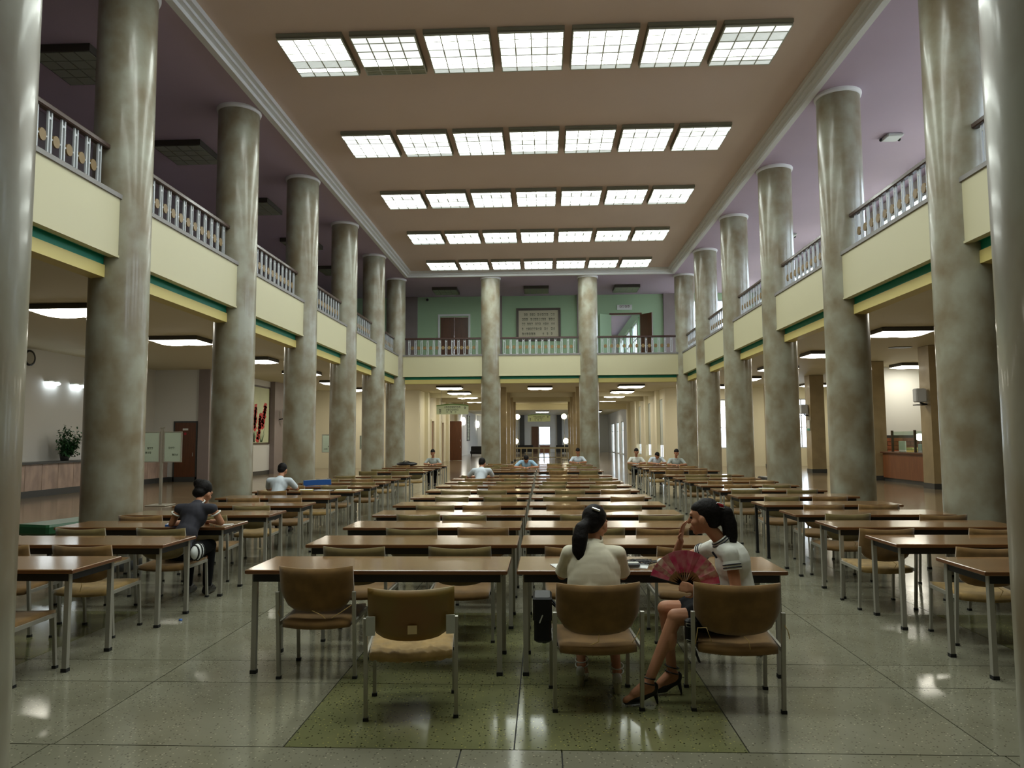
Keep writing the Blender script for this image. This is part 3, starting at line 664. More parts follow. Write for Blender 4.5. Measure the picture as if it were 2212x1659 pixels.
wall_box(12.62, 35.6, 3.0, 'white wall fan on the fourth square pillar of the right aisle', -1)
t = thing('pillar_notice', 'white paper notice with green border on the fourth right pillar', 'notice', (12.8, 35.5, 2.0)); b = MB(); b.box(-.02, -.001, -.16, .16, 0, .5); b.build('sheet', 'paper', t); b = MB(); b.box(-.024, -.02, -.16, .16, 0, .1); b.build('border', 'cove_green', t)
t = thing('ceiling_vent', 'small dark ceiling vent over the right aisle', 'vent', (12.0, 24.6, ZG)); b = MB(); b.prism(tray_poly(.35, .2, .1), -.02, 0); b.build('plate', 'steel_dark', t)

# ------------------------------------------------------------------ far passage and end lobby
PXW = 7.35
wall_x('wall_passage_left', 43.8, 64, 0, ZG, -PXW - .2, .2, 'wall_cream', [(48.3, 49.4, 0, 2.9), (53.2, 54.2, 0, 2.9), (57.6, 60.0, 0, 3.0)])
for k, (a, b_, z) in enumerate(((48.3, 49.4, 2.9), (53.2, 54.2, 2.9), (57.6, 60.0, 3.0))):
    d = MB(); d.box(-PXW, -PXW + .06, a - .1, a, 0, z + .1); d.box(-PXW, -PXW + .06, b_, b_ + .1, 0, z + .1); d.box(-PXW, -PXW + .06, a, b_, z, z + .1); dd = struct(d.build('door_%d' % (5 + k), 'wall_cream'))
    p = MB(); p.box(-PXW - .1, -PXW - .05, a, b_, .01, z); p.build('door_leaf', 'wood_orange', dd)
for y in (46.0, 51.0, 56.0, 61.5):
    mb = MB(); mb.box(-PXW, -PXW + .22, y - .35, y + .35, 0, ZG); mb.box(PXW - .22, PXW, y - .35, y + .35, 0, ZG); struct(mb.build('trim_pier', 'wall_cream'))
# wide open leaf facing the hall
t = thing('open_door_leaf', 'tall brown door leaf standing open at the far left of the passage', 'door', (-6.85, 57.6, 0)); b = MB(); b.box(-.5, .5, -.03, .03, .02, 3.1); b.build('panel', 'wood_door', t); b = MB(); b.box(-.5, .5, -.035, .035, .55, .85); b.build('kick_band', 'wood_door', t)
for z in (1.0, 1.5): b = MB(); b.tube((.4, -.06, z), (.4, -.06, z + .14), .02); b.build('handle', 'steel', t)
rwh = [(44.6, 46.8, .45, 4.05), (49.7, 52.0, .45, 4.05), (54.7, 56.8, .45, 4.05)]
wall_x('wall_passage_right', 43.8, 64, 0, ZG, PXW, .2, 'wall_cream', rwh)
for h in rwh:
    w_ = window('x', h[0], h[1], h[2], h[3], PXW + .1, trans=(.25,), mull=1)
    b = MB(); b.box(PXW + .02, PXW + .03, h[0] + .05, h[1] - .05, 1.25, h[3] - .04); b.build('blind', 'blind', w_)
for k, y in enumerate((42.0, 46.8, 51.3, 56.0)):
    for s, nm in ((-1, 'left'), (1, 'right')):
        t = thing('passage_pillar', 'slim stone pillar on the %s of the far passage, %s from the hall' % (nm, ORD[k]), 'pillar', (s * 2.2, y, 0), 0, 'slim pillars of the far passage'); b = MB(); b.box(-.2, .2, -.2, .2, .12, ZG - .01); b.build('shaft', 'pillar_stone', t); b = MB(); b.box(-.21, .21, -.21, .21, 0, .12); b.build('plinth', 'dark_base', t)
for k, y in enumerate((47.0, 53.0)):
    mb = MB(); mb.box(-PXW, PXW, y - .2, y + .2, ZG - .28, ZG); struct(mb.build('trim_%d' % (8 + k), 'aisle_ceiling'))
mb = MB(); mb.box(-8.4, 8.4, 63.6, 64.2, 4.2, ZG); struct(mb.build('trim_10', 'wall_cream'))
LXW = 8.2
wall_x('wall_lobby_left', 64, 92, 0, ZG, -LXW - .2, .2, 'wall_white')
lh = [(74.5, 77, 0.05, 3.4), (79, 82, 0.05, 3.4), (84, 88, 0.05, 3.4)]
wall_x('wall_lobby_right', 64, 92, 0, ZG, LXW, .2, 'wall_white', lh)
for h in lh: window('x', h[0], h[1], h[2], h[3], LXW + .1, m='fixture_grey', mull=2, trans=(.72,))
wall_y('wall_far', -8.4, 8.4, 0, ZG, 92, .2, 'wall_white', [(-.5, .95, .9, 3.2)])
window('y', -.5, .95, .9, 3.2, 92.1, mull=0, trans=())
mb = MB(); mb.box(-2.9, -2.3, 91.8, 92, 0, ZG); mb.box(1.8, 2.4, 91.8, 92, 0, ZG); struct(mb.build('trim_11', 'dark_base'))
d = MB(); d.box(-1.4, -.55, 91.9, 91.98, .01, 3.2); struct(d.build('door_8', 'wood_door'))
t = thing('lobby_counter', 'small orange counter under the bright end window', 'counter', (.25, 90.6, 0)); b = MB(); b.box(-.6, .6, -.3, .3, 0, .8); b.build('body', 'wood_orange', t); b = MB(); b.box(-.65, .65, -.35, .35, .8, .86); b.build('top', 'wood_orange', t)
# hanging signs
def hang_sign(x, y, w, z0, z1, label, ztop):
    t = thing('hanging_sign', label, 'sign', (x, y, 0)); n = 12; pts = [(-w / 2, z0), (w / 2, z0)] + [(w / 2 - w * i / n, z1 + .10 * w / 2.2 * math.sin(pi * i / n)) for i in range(n + 1)]
    b = MB(); k = len(pts); b.add([(p[0], s, p[1]) for s in (-.04, .04) for p in pts], [tuple(range(k)), tuple(range(2 * k - 1, k - 1, -1))] + [((i + 1) % k, i, k + i, k + (i + 1) % k) for i in range(k)]); bo = b.build('board', 'sign_pale', t)
    e = MB()
    for i in range(n): a = (w / 2 - w * i / n, z1 + .10 * w / 2.2 * math.sin(pi * i / n)); c = (w / 2 - w * (i + 1) / n, z1 + .10 * w / 2.2 * math.sin(pi * (i + 1) / n)); e.bar((a[0], -.02, a[1]), (c[0], -.02, c[1]), .10, .06)
    e.build('edge', 'sign_green', t)
    g = MB(); rr = random.Random(9)
    for li, (nc, zf) in enumerate(((9, .72), (7, .44), (3, .15))):
        cw = w * .055 * (1.0 if li < 2 else 1.2)
        for i in range(nc): glyph(g, (i - nc / 2) * cw * (1.05 if li < 2 else 2.0), z0 + (z1 - z0) * zf, cw * .85, (z1 - z0) * .2, -.041, rr)
    for s, zz in ((-.42, .08), (.36, .62)):
        for q in range(2 if s < 0 else 1): glyph(g, s * w, z0 + (z1 - z0) * (zz + q * .26), w * .065, (z1 - z0) * .26, -.041, rr)
    g.build('lettering', 'ink_dark', bo)
    for s in (-.35, .35): r_ = MB(); r_.tube((s * w, 0, z1 + .05), (s * w, 0, ztop), .012, None, 6); r_.build('rod', 'steel', t)
hang_sign(-5.4, 44.2, 1.95, 3.2, 3.72, 'pale green hanging sign with dark characters at the left of the passage', ZG)
hang_sign(-.28, 65.0, 2.0, 3.2, 3.75, 'pale hanging sign over the middle of the end lobby', ZG)
# lobby lamps, globes, panel
for k, (y, nm) in enumerate(((74.0, 'nearer'), (90.0, 'farther'))):
    t = thing('wall_lamp', 'oval glowing wall lamp on the left lobby wall, %s one' % nm, 'lamp', (-LXW, y, 3.5), 0, 'oval lobby lamps'); b = MB(); b.ell((.2, 0, 0), (.2, .42, .42)); b.build('shade', 'lamp_wall', t); b = MB(); b.box(0, .05, -.1, .1, -.1, .1); b.build('plate', 'steel', t)
t = thing('hanging_scroll', 'dark framed vertical banner of writing between the lobby lamps', 'banner', (-LXW, 80.2, 0)); b = MB(); b.box(0, .04, -1.3, 1.3, 1.6, 4.2); bo = b.build('panel', 'board_glass', t)
f = MB(); f.box(.0, .07, -1.42, -1.3, 1.5, 4.3); f.box(0, .07, 1.3, 1.42, 1.5, 4.3); f.box(0, .07, -1.3, 1.3, 1.5, 1.6); f.build('frame', 'steel_dark', t)
g = MB(); rr = random.Random(2)
for i in range(6): glyph(g, -1.0, 1.8 + i * .38, 1.9, .24, .041, rr, 'x')
g.build('lettering', 'ink_dark', bo)
for s, nm in ((-1, 'left'), (1, 'right')):
    t = thing('globe_lamp_stand', 'brass stand with two glowing globes, %s of the lobby' % nm, 'lamp', (s * 2.0 - .12, 62.0, 0)); b = MB(); b.tube((0, 0, .03), (0, 0, 3.5), .025); b.build('pole', 'steel', t); b = MB(); b.lathe([(.001, .06), (.2, .05), (.22, 0)], 16); b.build('base', 'steel', t)
    for z in (1.48, 3.55): b = MB(); b.ell((s * -.02 if z > 2 else s * .12, 0, z), (.23, .23, .23)); b.build('globe', 'lamp_globe', t)
# balustrade across the passage
t = thing('low_balustrade', 'low cream balustrade across the far passage', 'railing', (-.1, 60.4, 0)); b = MB(); b.box(-2.7, 2.7, -.06, .06, .86, .98); b.build('rail', 'rail_cream', t); b = MB(); b.box(-2.7, 2.7, -.04, .04, .12, .18); b.build('lower_rail', 'rail_cream', t)
for i in range(12): b = MB(); b.box(-.04, .04, -.04, .04, 0, .86); b.build('post', 'rail_cream', t, (-2.6 + i * 5.2 / 11, 0, 0))
for x, y, lab in ((-6.2, 74, 'dark sofa along the left lobby wall'), (-2.2, 84, 'dark sofa left of the end door'), (2.6, 82, 'dark sofa right of the end window')):
    t = thing('lobby_sofa', lab, 'sofa', (x, y, 0)); b = MB(); b.bevbox(-1.1, 1.1, -.4, .4, .18, .48, .05); b.build('seat', 'leather_black', t); b = MB(); b.bevbox(-1.1, 1.1, .3, .5, .4, .95, .05); b.build('backrest', 'leather_black', t)
    for sx in (-1, 1):
        for sy in (-.3, .3): b = MB(); b.box(sx - .03, sx + .03, sy - .03, sy + .03, 0, .18); b.build('leg', 'steel_dark', t)
# enclosing walls behind the camera
wall_y('wall_near', -17.6, 17.6, 0, ZG, -8, .2, 'wall_cream')
wall_y('wall_end_left', -17.6, -15.5, 0, ZG, -7.8, .2, 'wall_cream')

# ------------------------------------------------------------------ tables
TL, TD, TH = 1.92, .63, .75
mb = MB(); mb.bevbox(-TL / 2, TL / 2, 0, TD, TH - .032, TH, .005); top_me = mb.mesh('tabletop', 'table_wood')
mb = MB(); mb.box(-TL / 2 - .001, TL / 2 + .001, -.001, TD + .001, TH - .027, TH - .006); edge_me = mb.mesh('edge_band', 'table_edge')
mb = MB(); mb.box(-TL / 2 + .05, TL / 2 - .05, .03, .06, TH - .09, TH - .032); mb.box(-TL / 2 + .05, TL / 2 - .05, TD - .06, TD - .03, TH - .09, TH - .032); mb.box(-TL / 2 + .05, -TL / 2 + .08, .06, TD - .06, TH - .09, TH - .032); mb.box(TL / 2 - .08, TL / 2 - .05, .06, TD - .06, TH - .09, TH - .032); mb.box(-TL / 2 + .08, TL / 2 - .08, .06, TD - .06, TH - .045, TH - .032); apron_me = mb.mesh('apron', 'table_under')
mb = MB(); mb.box(-.018, .018, -.018, .018, .025, TH - .032); leg_me = mb.mesh('leg', 'steel'); legk_me = mb.mesh('leg', 'steel_dark')
mb = MB(); mb.box(-.022, .022, -.022, .022, 0, .026); foot_me = mb.mesh('foot', 'rubber')
ROWS = [5.33, 6.63, 7.9, 9.18, 10.45, 11.85, 13.3, 14.65, 15.9, 17.15, 18.55, 21.2, 22.65, 24.2, 25.8, 27.1]
BANK = [('left bank', -4.30), ('middle bank, left half', -1.065), ('middle bank, right half', .905), ('right bank', 4.18)]
for b_, (bn, bx) in enumerate(BANK):
    for r, y in enumerate(ROWS):
        if b_ in (0, 3) and r == 15: continue
        jx = random.uniform(-.012, .03) if b_ in (0, 3) else random.uniform(-.012, .012); jy = random.uniform(-.04, .04) if b_ in (0, 3) else random.uniform(-.015, .015)
        if r == 0: jx = jy = 0
        if b_ == 1 and r == 0: jx = -.02
        t = thing('reading_table', 'brown glossy reading table, %s, %s row from the front' % (bn, ORD[r]), 'table', (bx + jx, y + jy, 0), random.uniform(-.006, .006), 'reading tables')
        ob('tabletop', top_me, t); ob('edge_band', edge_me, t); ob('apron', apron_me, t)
        bl = b_ == 3 and r == 4
        for sx in (-1, 1):
            for yy in (.05, TD - .05):
                l = ob('leg', legk_me if bl else leg_me, t, (sx * (TL / 2 - .06), yy, 0)); ob('foot', foot_me, l)

# ------------------------------------------------------------------ chairs (origin: floor under seat centre, facing +Y)
def grid_panel(w, fn_front, thick, nx=12, nz=8, zb=None, zt=None):
    mb = MB(); vs_ = []
    for s in (0, 1):
        for j in range(nz + 1):
            for i in range(nx + 1):
                u = -1 + 2 * i / nx; v = j / nz; vs_.append(fn_front(u, v, s))
    N = (nx + 1) * (nz + 1); fs = []
    for j in range(nz):
        for i in range(nx):
            a = j * (nx + 1) + i; fs.append((a, a + 1, a + nx + 2, a + nx + 1)); fs.append((N + a + 1, N + a, N + a + nx + 1, N + a + nx + 2))
    for i in range(nx): a = i; c = nz * (nx + 1) + i; fs += [(a + 1, a, N + a, N + a + 1), (c, c + 1, N + c + 1, N + c)]
    for j in range(nz): a = j * (nx + 1); c = a + nx; fs += [(a, a + nx + 1, N + a + nx + 1, N + a), (c + nx + 1, c, N + c, N + c + nx + 1)]
    return mb.add(vs_, fs, True)
def back_fn(u, v, s):
    z = .475 + .31 * v; w = .262 * (1 - .16 * max(0, .35 - v) ** 1.3)
    zz = z + (.035 * u * u + .07 * abs(u) ** 7) * (1 - v) ** 1.6 + .014 * u * u * v * v
    e = min(1, 1.02 - abs(u) ** 8) * (1 - (2 * v - 1) ** 8)
    y = -.235 - .06 * v + .045 * (1 - u * u) * -1 + .045
    th = .012 + .016 * max(0, e)
    return (u * w, y + (-th if s == 0 else th), zz)
def seat_fn(u, v, s):
    y = -.24 + .47 * v; w = .255 + .0 * v; w *= 1 - .06 * (1 - v)
    e = max(0, (1 - abs(u) ** 6) * (1 - abs(2 * v - 1) ** 8)); yy = y - .03 * (1 - u * u) * (1 - v)
    z = .42 - .02 * (1 - v) - .012 * (1 - u * u)
    return (u * w, yy, z + (-.030 - .014 * e if s == 0 else .012 + .018 * e))
def fur(u, v, s):
    p = seat_fn(u, v, s); random.seed(int(u * 1000) * 31 + int(v * 1000) * 17 + s); return (p[0] * 1.04, p[1] * 1.03, p[2] + random.uniform(-.006, .008))
backs = [grid_panel(0, back_fn, 0).mesh('backrest', m_) for m_ in ('velvet_brown', 'velvet_olive', 'vinyl_olive')]
seats = [grid_panel(0, seat_fn, 0).mesh('seat', 'velvet_brown'), grid_panel(0, seat_fn, 0).mesh('seat', 'velvet_seat'), grid_panel(0, fur, 0, 26, 22).mesh('seat', 'velvet_seat')]
random.seed(21)
mb = MB(); mb.bar((0, -.20, .015), (0, -.255, .62), .024, .024); rleg = mb.mesh('leg', 'steel')
mb = MB(); mb.bar((0, .235, .015), (0, .20, .405), .022, .022); fleg = mb.mesh('leg', 'steel')
mb = MB(); mb.bar((0, -.235, .39), (0, .21, .40), .016, .028); rail = mb.mesh('side_rail', 'steel')
mb = MB(); mb.bar((-.262, -.10, .385), (.262, -.10, .385), .02, .02); mb.bar((-.262, .12, .385), (.262, .12, .385), .02, .02); cross = mb.mesh('crossbar', 'steel_dark')
mb = MB(); mb.box(-.016, .016, -.016, .016, 0, .02); cfoot = mb.mesh('foot', 'rubber')
mb = MB(); mb.box(-.004, .05, -.006, .006, -.06, .05); brk = mb.mesh('bracket', 'fixture_grey')
def chair(x, y, rz, label, bk=0, st_=0, detail=True, brack=False):
    t = thing('steel_chair', label, 'chair', (x, y, 0), rz, 'reading room chairs')
    ob('backrest', backs[bk], t); ob('seat', seats[st_], t); ob('crossbar', cross, t)
    for s in (-1, 1):
        l = ob('leg', rleg, t, (s * .272, 0, 0)); f = ob('leg', fleg, t, (s * .262, 0, 0)); ob('side_rail', rail, t, (s * .268, 0, 0))
        if detail: ob('foot', cfoot, l, (0, -.20, 0)); ob('foot', cfoot, f, (0, .235, 0))
        if brack: o = ob('bracket', brk, t, (s * .262, -.285, .585)); o.scale = (-s, 1, 1)
    return t
def string(t, pts): MB().path(pts, .0028, 5).build('tie_string', 'string', t)
# chairs of the first row, measured
cA = chair(-1.49, 5.47, .03, 'brown velvet chair at the left end of the front middle table', 0, 0)
string(cA, [(-.02, -.27, .49), (.05, -.30, .47), (.08, -.29, .44)]); string(cA, [(.26, -.27, .53), (.2, -.29, .49), (.12, -.28, .44)]); string(cA, [(-.25, -.25, .52), (-.262, -.27, .48), (-.25, -.26, .45)])
cB = chair(-.70, 4.74, .13, 'olive chair with bare metal brackets and fleece seat pulled out in front', 2, 2, True, True)
mb = MB(); mb.box(-.028, .028, -.002, .002, -.025, .025); mb.build('paper_tag', 'paper_tag', cB, (.01, -.300, .555))
cC = chair(.46, 4.90, .07, 'brown velvet chair under the woman with her back turned', 0, 0)
string(cC, [(-.0, -.27, .485), (-.01, -.30, .45), (-.06, -.30, .43)]); string(cC, [(.26, -.25, .52), (.23, -.29, .48), (.2, -.29, .44)])
cD = chair(1.35, 4.91, -.06, 'brown velvet chair under the woman holding the fan', 0, 0)
string(cD, [(-.26, -.25, .42), (-.25, -.30, .53), (-.20, -.31, .535), (-.17, -.30, .45)]); string(cD, [(.03, -.28, .48), (.05, -.31, .46), (.06, -.30, .41)]); string(cD, [(.27, -.25, .56), (.29, -.28, .52), (.30, -.28, .47)])
SEATX = {(1, 1): (-1.45, -.57), (1, 2): (-1.19, -.47), (1, 3): (-1.37, -.80), (1, 4): (-1.34, -.72), (1, 5): (-1.31, -.54),
         (2, 1): (.40, 1.33), (2, 2): (.69, 1.32), (2, 3): (.60, 1.52), (2, 4): (.43, 1.2), (2, 5): (.40, 1.42),
         (0, 0): (-4.72, -3.80), (0, 1): (-4.62, -3.86), (0, 2): (-4.66, -3.80), (0, 3): (-4.75, -3.95), (0, 4): (-4.7, -3.9),
         (3, 0): (4.4, 5.1), (3, 1): (3.76, 4.7), (3, 2): (3.5, 4.55), (3, 3): (3.7, 4.75)}
OCC = {}
DY0 = {(0, 0): -.10, (0, 1): -.14, (0, 2): -.20, (3, 1): -.22, (3, 2): -.25, (1, 1): -.22, (2, 1): -.20}
for b_, (bn, bx) in enumerate(BANK):
    for r, y in enumerate(ROWS):
        if r == 0 and b_ in (1, 2): continue
        if b_ in (0, 3) and r == 15: continue
        xs = SEATX.get((b_, r), (bx - .45 + random.uniform(-.16, .16), bx + .42 + random.uniform(-.16, .16)))
        for i, x in enumerate(xs):
            if r > 10 and random.random() < .35: continue
            dy = DY0.get((b_, r), -.14 + random.uniform(-.1, .04)); bk = 0 if random.random() < .45 else 1
            if r < 2: bk = 0 if b_ != 1 else 1
            c = chair(x, y + dy, random.uniform(-.05, .05), 'cloth-backed steel chair, %s seat, %s, %s row from the front' % ('left' if i == 0 else 'right', bn, ORD[r]), bk, random.choice((0, 1)), r < 5)
            OCC[b_, r, i] = c
            if r < 4 and random.random() < .6: string(c, [(.03, -.28, .48), (.05, -.31, .46), (.03, -.30, .41)])

# ------------------------------------------------------------------ people
def organic(name, mb, voxel, m, parent, it=5, fac=.5):
    tmp = bpy.data.objects.new('tmp', mb.mesh('tmp')); COL.objects.link(tmp)
    r = tmp.modifiers.new('r', 'REMESH'); r.mode = 'VOXEL'; r.voxel_size = voxel; r.use_smooth_shade = True
    q = tmp.modifiers.new('s', 'SMOOTH'); q.factor = fac; q.iterations = it
    dg = bpy.context.evaluated_depsgraph_get(); me = bpy.data.meshes.new_from_object(tmp.evaluated_get(dg)); me.name = name
    old = tmp.data; bpy.data.objects.remove(tmp); bpy.data.meshes.remove(old)
    me.materials.clear(); me.materials.append(M[m]); me.polygons.foreach_set('use_smooth', [True] * len(me.polygons))
    return ob(name, me, parent)
V = Vector
def hand(mb, w, d, nrm, thumb_side, curl=.5, s=1.0):
    w = V(w); d = V(d).normalized(); nrm = V(nrm); nrm = (nrm - d * nrm.dot(d)).normalized(); side = d.cross(nrm).normalized() * thumb_side
    for q in (-1.2, -.4, .4, 1.2): mb.cap(w + d * .012, w + d * .082 * s + side * q * .021 * s, .014, .0115)
    for i, (off, L) in enumerate(((1.35, .066), (.45, .074), (-.45, .069), (-1.3, .054))):
        p = w + d * .082 * s + side * off * .019 * s; dd = d + side * off * .06
        for k, (seg, r) in enumerate(((.45, .0088), (.32, .0080), (.23, .0072))):
            a = curl * (k + .6); v = (dd * math.cos(a) + nrm * math.sin(a)).normalized(); p2 = p + v * L * seg * 1.15 * s; mb.cap(p, p2, r, r * .93, 8); p = p2
    b = w + d * .022 + side * .02; t1 = b + (d * .55 + side * .75 + nrm * .35 * curl).normalized() * .045 * s; t2 = t1 + (d * .85 + side * .1 + nrm * (.3 + curl * .5)).normalized() * .036 * s
    mb.cap(b, t1, .0125, .0105, 8); mb.cap(t1, t2, .010, .008, 8)
def person(label, loc, rz, J, voxel=.013, top='shirt_white', bottom='cloth_black', bottom_kind='trousers', sleeve=.55, hair='short', skin='skin', group=None, fem=False, hands=None):
    t = thing('person', label, 'person', loc, rz, group)
    hc = V(J['head']); HR = Euler((J.get('pitch', -.2), 0, J.get('yaw', 0)), 'XYZ'); HM = Matrix.Rotation(J.get('yaw', 0), 3, 'Z') @ Matrix.Rotation(J.get('pitch', -.2), 3, 'X')
    hp = lambda x, y, z: hc + HM @ V((x, y, z)); q = HM.to_euler(); sc = .92 if fem else 1.0
    b = MB()
    b.ell(hp(0, -.005, .012), (.074, .092, .100), q, 18, 12); b.ell(hp(0, .03, -.045), (.058, .058, .066), q); b.ell(hp(0, .064, -.092), (.026, .022, .022), q)
    b.cap(hp(0, .084, .012), hp(0, .104, -.026), .010, .013); b.ell(hp(0, .088, -.058), (.024, .012, .008), q); b.ell(hp(0, .085, -.070), (.020, .012, .008), q)
    b.cap(hp(-.045, .074, .03), hp(.045, .074, .03), .012)
    for s in (-1, 1): b.ell(hp(s * .080, .002, -.018), (.012, .021, .032), q, 10, 8); b.ell(hp(s * .043, .055, -.03), (.026, .028, .028), q)
    nk = V(J['neck']); b.cap(nk, hp(0, -.018, -.06), .053 * sc, .047 * sc)
    pel, wa, ch = V(J['pelvis']), V(J['waist']), V(J['chest']); hq = Matrix.Rotation(J.get('hipyaw', 0), 3, 'Z').to_euler(); cq = Matrix.Rotation(J.get('chestyaw', 0), 3, 'Z').to_euler()
    SH, EL, WR = J['sh'], J['el'], J['wr']; HI, KN, AN, TO = J['hip'], J['kn'], J['an'], J['toe']
    def torso(m_, g):
        m_.ell(pel, (.155 + g, .115 + g, .10 + g), hq); m_.ell(wa, (.122 * sc + g, .095 + g, .12 + g), cq); m_.ell(ch, (.150 * sc + g, .105 + g, .135 + g), cq)
        m_.cap(pel, wa, .11 * sc + g, .10 * sc + g); m_.cap(wa, ch, .105 * sc + g, .105 * sc + g); m_.cap(V(SH[0]).lerp(V(SH[1]), .08), V(SH[1]).lerp(V(SH[0]), .08), .052 * sc + g); m_.cap(ch, nk.lerp(ch, .25), .10 + g, .065 + g)
    torso(b, -.006)
    for i in (0, 1):
        b.cap(SH[i], EL[i], .047 * sc, .038 * sc); b.cap(EL[i], WR[i], .038 * sc, .026 * sc); mid = V(EL[i]).lerp(V(WR[i]), .3); b.ell(mid, (.038 * sc,) * 3)
        hd = (hands or {}).get(i)
        if hd: hand(b, WR[i], *hd)
        else: hand(b, WR[i], V(WR[i]) - V(EL[i]), (0, 0, -1), 1 if i == 0 else -1, .35)
        b.cap(HI[i], KN[i], .086 * sc, .058 * sc); b.cap(KN[i], AN[i], .053 * sc, .034 * sc); k2 = V(KN[i]).lerp(V(AN[i]), .3); bk = J.get('calf', V((0, -.018, 0))); b.ell(k2 + bk, (.048 * sc, .05 * sc, .09), None)
        an, to = V(AN[i]), V(TO[i]); fd = (to - an); fd.z = 0; fd.normalize(); heel = an - fd * .03 + V((0, 0, -.035)); b.cap(an, heel, .034, .03); b.cap(heel, to, .03, .024); b.cap(an, to.lerp(an, .35), .033, .028)
    organic('body', b, voxel, skin, t)
    # eyes
    for s in (-1, 1):
        e = MB(); e.ell(hp(s * .032, .076, .006), (.0125, .011, .0095), q, 10, 7); e.build('eye', 'hair', t)
    # hair
    h = MB(); h.ell(hp(0, -.030, .030), (.083, .093, .097), q, 20, 14); h.ell(hp(0, -.055, -.015), (.072, .062, .07), q); h.ell(hp(0, .004, .058), (.070, .074, .052), q)
    if hair == 'ponytail':
        for i in range(3):
            pts = J['tail']; off = V(((i - 1) * .012, 0, 0))
            rad = J.get('tailr', (.022, .04, .045, .035, .012))
            for k in range(len(pts) - 1): h.cap(V(pts[k]) + off, V(pts[k + 1]) + off, rad[k], rad[k + 1])
        h.ell(V(J['tail'][0]), (.035, .035, .035))
    if hair == 'bun': h.ell(hp(-.045, -.075, .075), (.062, .06, .055), q); h.ell(hp(0, -.07, -.03), (.075, .06, .06), q); h.ell(hp(0, -.03, .04), (.09, .1, .1), q)
    organic('hair', h, max(.008, voxel * .8), 'hair', t, 4)
    # top
    c = MB(); torso(c, .012)
    for i in (0, 1): e = V(SH[i]).lerp(V(EL[i]), sleeve); c.cap(SH[i], e, .062 * sc, .056 * sc)
    for bx_ in J.get('boxy', ()): c.ell(bx_[0], bx_[1], None, 20, 14)
    organic('shirt', c, voxel, top, t, 9)
    d = MB()
    if bottom_kind == 'skirt':
        for i in (0, 1): d.cap(HI[i], V(HI[i]).lerp(V(KN[i]), .62), .105, .092); d.ell(pel, (.172, .132, .10), hq)
        d.cap(V(HI[0]).lerp(V(KN[0]), .6), V(HI[1]).lerp(V(KN[1]), .6), .085); d.cap(V(HI[0]), V(HI[1]), .10); d.cap(V(HI[0]).lerp(V(KN[0]), .3), V(HI[1]).lerp(V(KN[1]), .3), .095)
        organic('skirt', d, voxel, bottom, t, 6)
    else:
        d.ell(pel + V((0, 0, -.02)), (.17, .13, .095), hq)
        for i in (0, 1): d.cap(HI[i], KN[i], .10, .072); d.cap(KN[i], V(AN[i]) + V((0, 0, .02)), .068, .05)
        organic('trousers', d, voxel, bottom, t, 4)
    return t, hp, q
def seated(dx=0, lean=.10, el=.25, armz=.785, headf=.0, wrx=.10, headdz=0, ph=-.35, yw=0.0):
    return dict(pelvis=(0, 0, .545), waist=(dx * .3, .03 + lean * .3, .70), chest=(dx * .7, .05 + lean, .88), neck=(dx, .07 + lean * 1.35, 1.01), head=(dx, .12 + lean * 1.6 + headf, 1.145 + headdz), pitch=ph, yaw=yw,
        sh=((-.185 + dx, .05 + lean * 1.1, .955), (.185 + dx, .05 + lean * 1.1, .955)), el=((-el, .22 + lean, armz), (el, .22 + lean, armz)), wr=((-wrx, .40 + lean, .79), (wrx, .40 + lean, .79)),
        hip=((-.09, .02, .53), (.09, .02, .53)), kn=((-.11, .44, .53), (.11, .44, .53)), an=((-.11, .40, .10), (.11, .40, .10)), toe=((-.11, .56, .03), (.11, .56, .03)))
def shoes(t, an, toe, m_='shoe_black'):
    for a, b_ in zip(an, toe):
        a, b_ = V(a), V(b_); fd = b_ - a; fd.z = 0; fd.normalize(); s = MB(); s.cap(a - fd * .035 + V((0, 0, -.055)), b_ + V((0, 0, .005)), .042, .032); s.cap(a - fd * .02 + V((0, 0, -.03)), b_.lerp(a, .5) + V((0, 0, .01)), .042, .036); organic('shoe', s, .009, m_, t, 4)
def heels(t, a, toe, m_, heelm, block, strap=True):
    a, toe = V(a), V(toe); fd = toe - a; fd.z = 0; fd.normalize(); sd = fd.cross(V((0, 0, 1))); hb = a - fd * .032 + V((0, 0, -.058))
    s = MB(); s.cap(hb + fd * .005, toe.lerp(hb, .45) + V((0, 0, -.012)), .026, .030); s.cap(toe.lerp(hb, .45) + V((0, 0, -.012)), toe + V((0, 0, -.005)), .034, .022); s.cap(hb - fd * .008 + V((0, 0, .03)), hb, .030, .030); sh = organic('shoe', s, .006, m_, t, 4)
    k = MB()
    if block: k.tube((hb.x, hb.y, hb.z), (hb.x - fd.x * .005, hb.y - fd.y * .005, .0), .030, .021, 10)
    else: k.tube(hb - fd * .012, V((hb.x - fd.x * .03, hb.y - fd.y * .03, 0)), .018, .006, 8)
    k.build('heel', heelm, sh)
    if strap:
        for dz, r in ((.035, .046), (.0, .045)):
            g = MB(); g.path([a + V((0, 0, dz)) + fd * math.cos(x) * r + sd * math.sin(x) * r * .95 + V((0, 0, .012 * math.cos(x))) for x in [2 * pi * i / 16 for i in range(17)]], .0045, 5); g.build('strap', m_, sh)
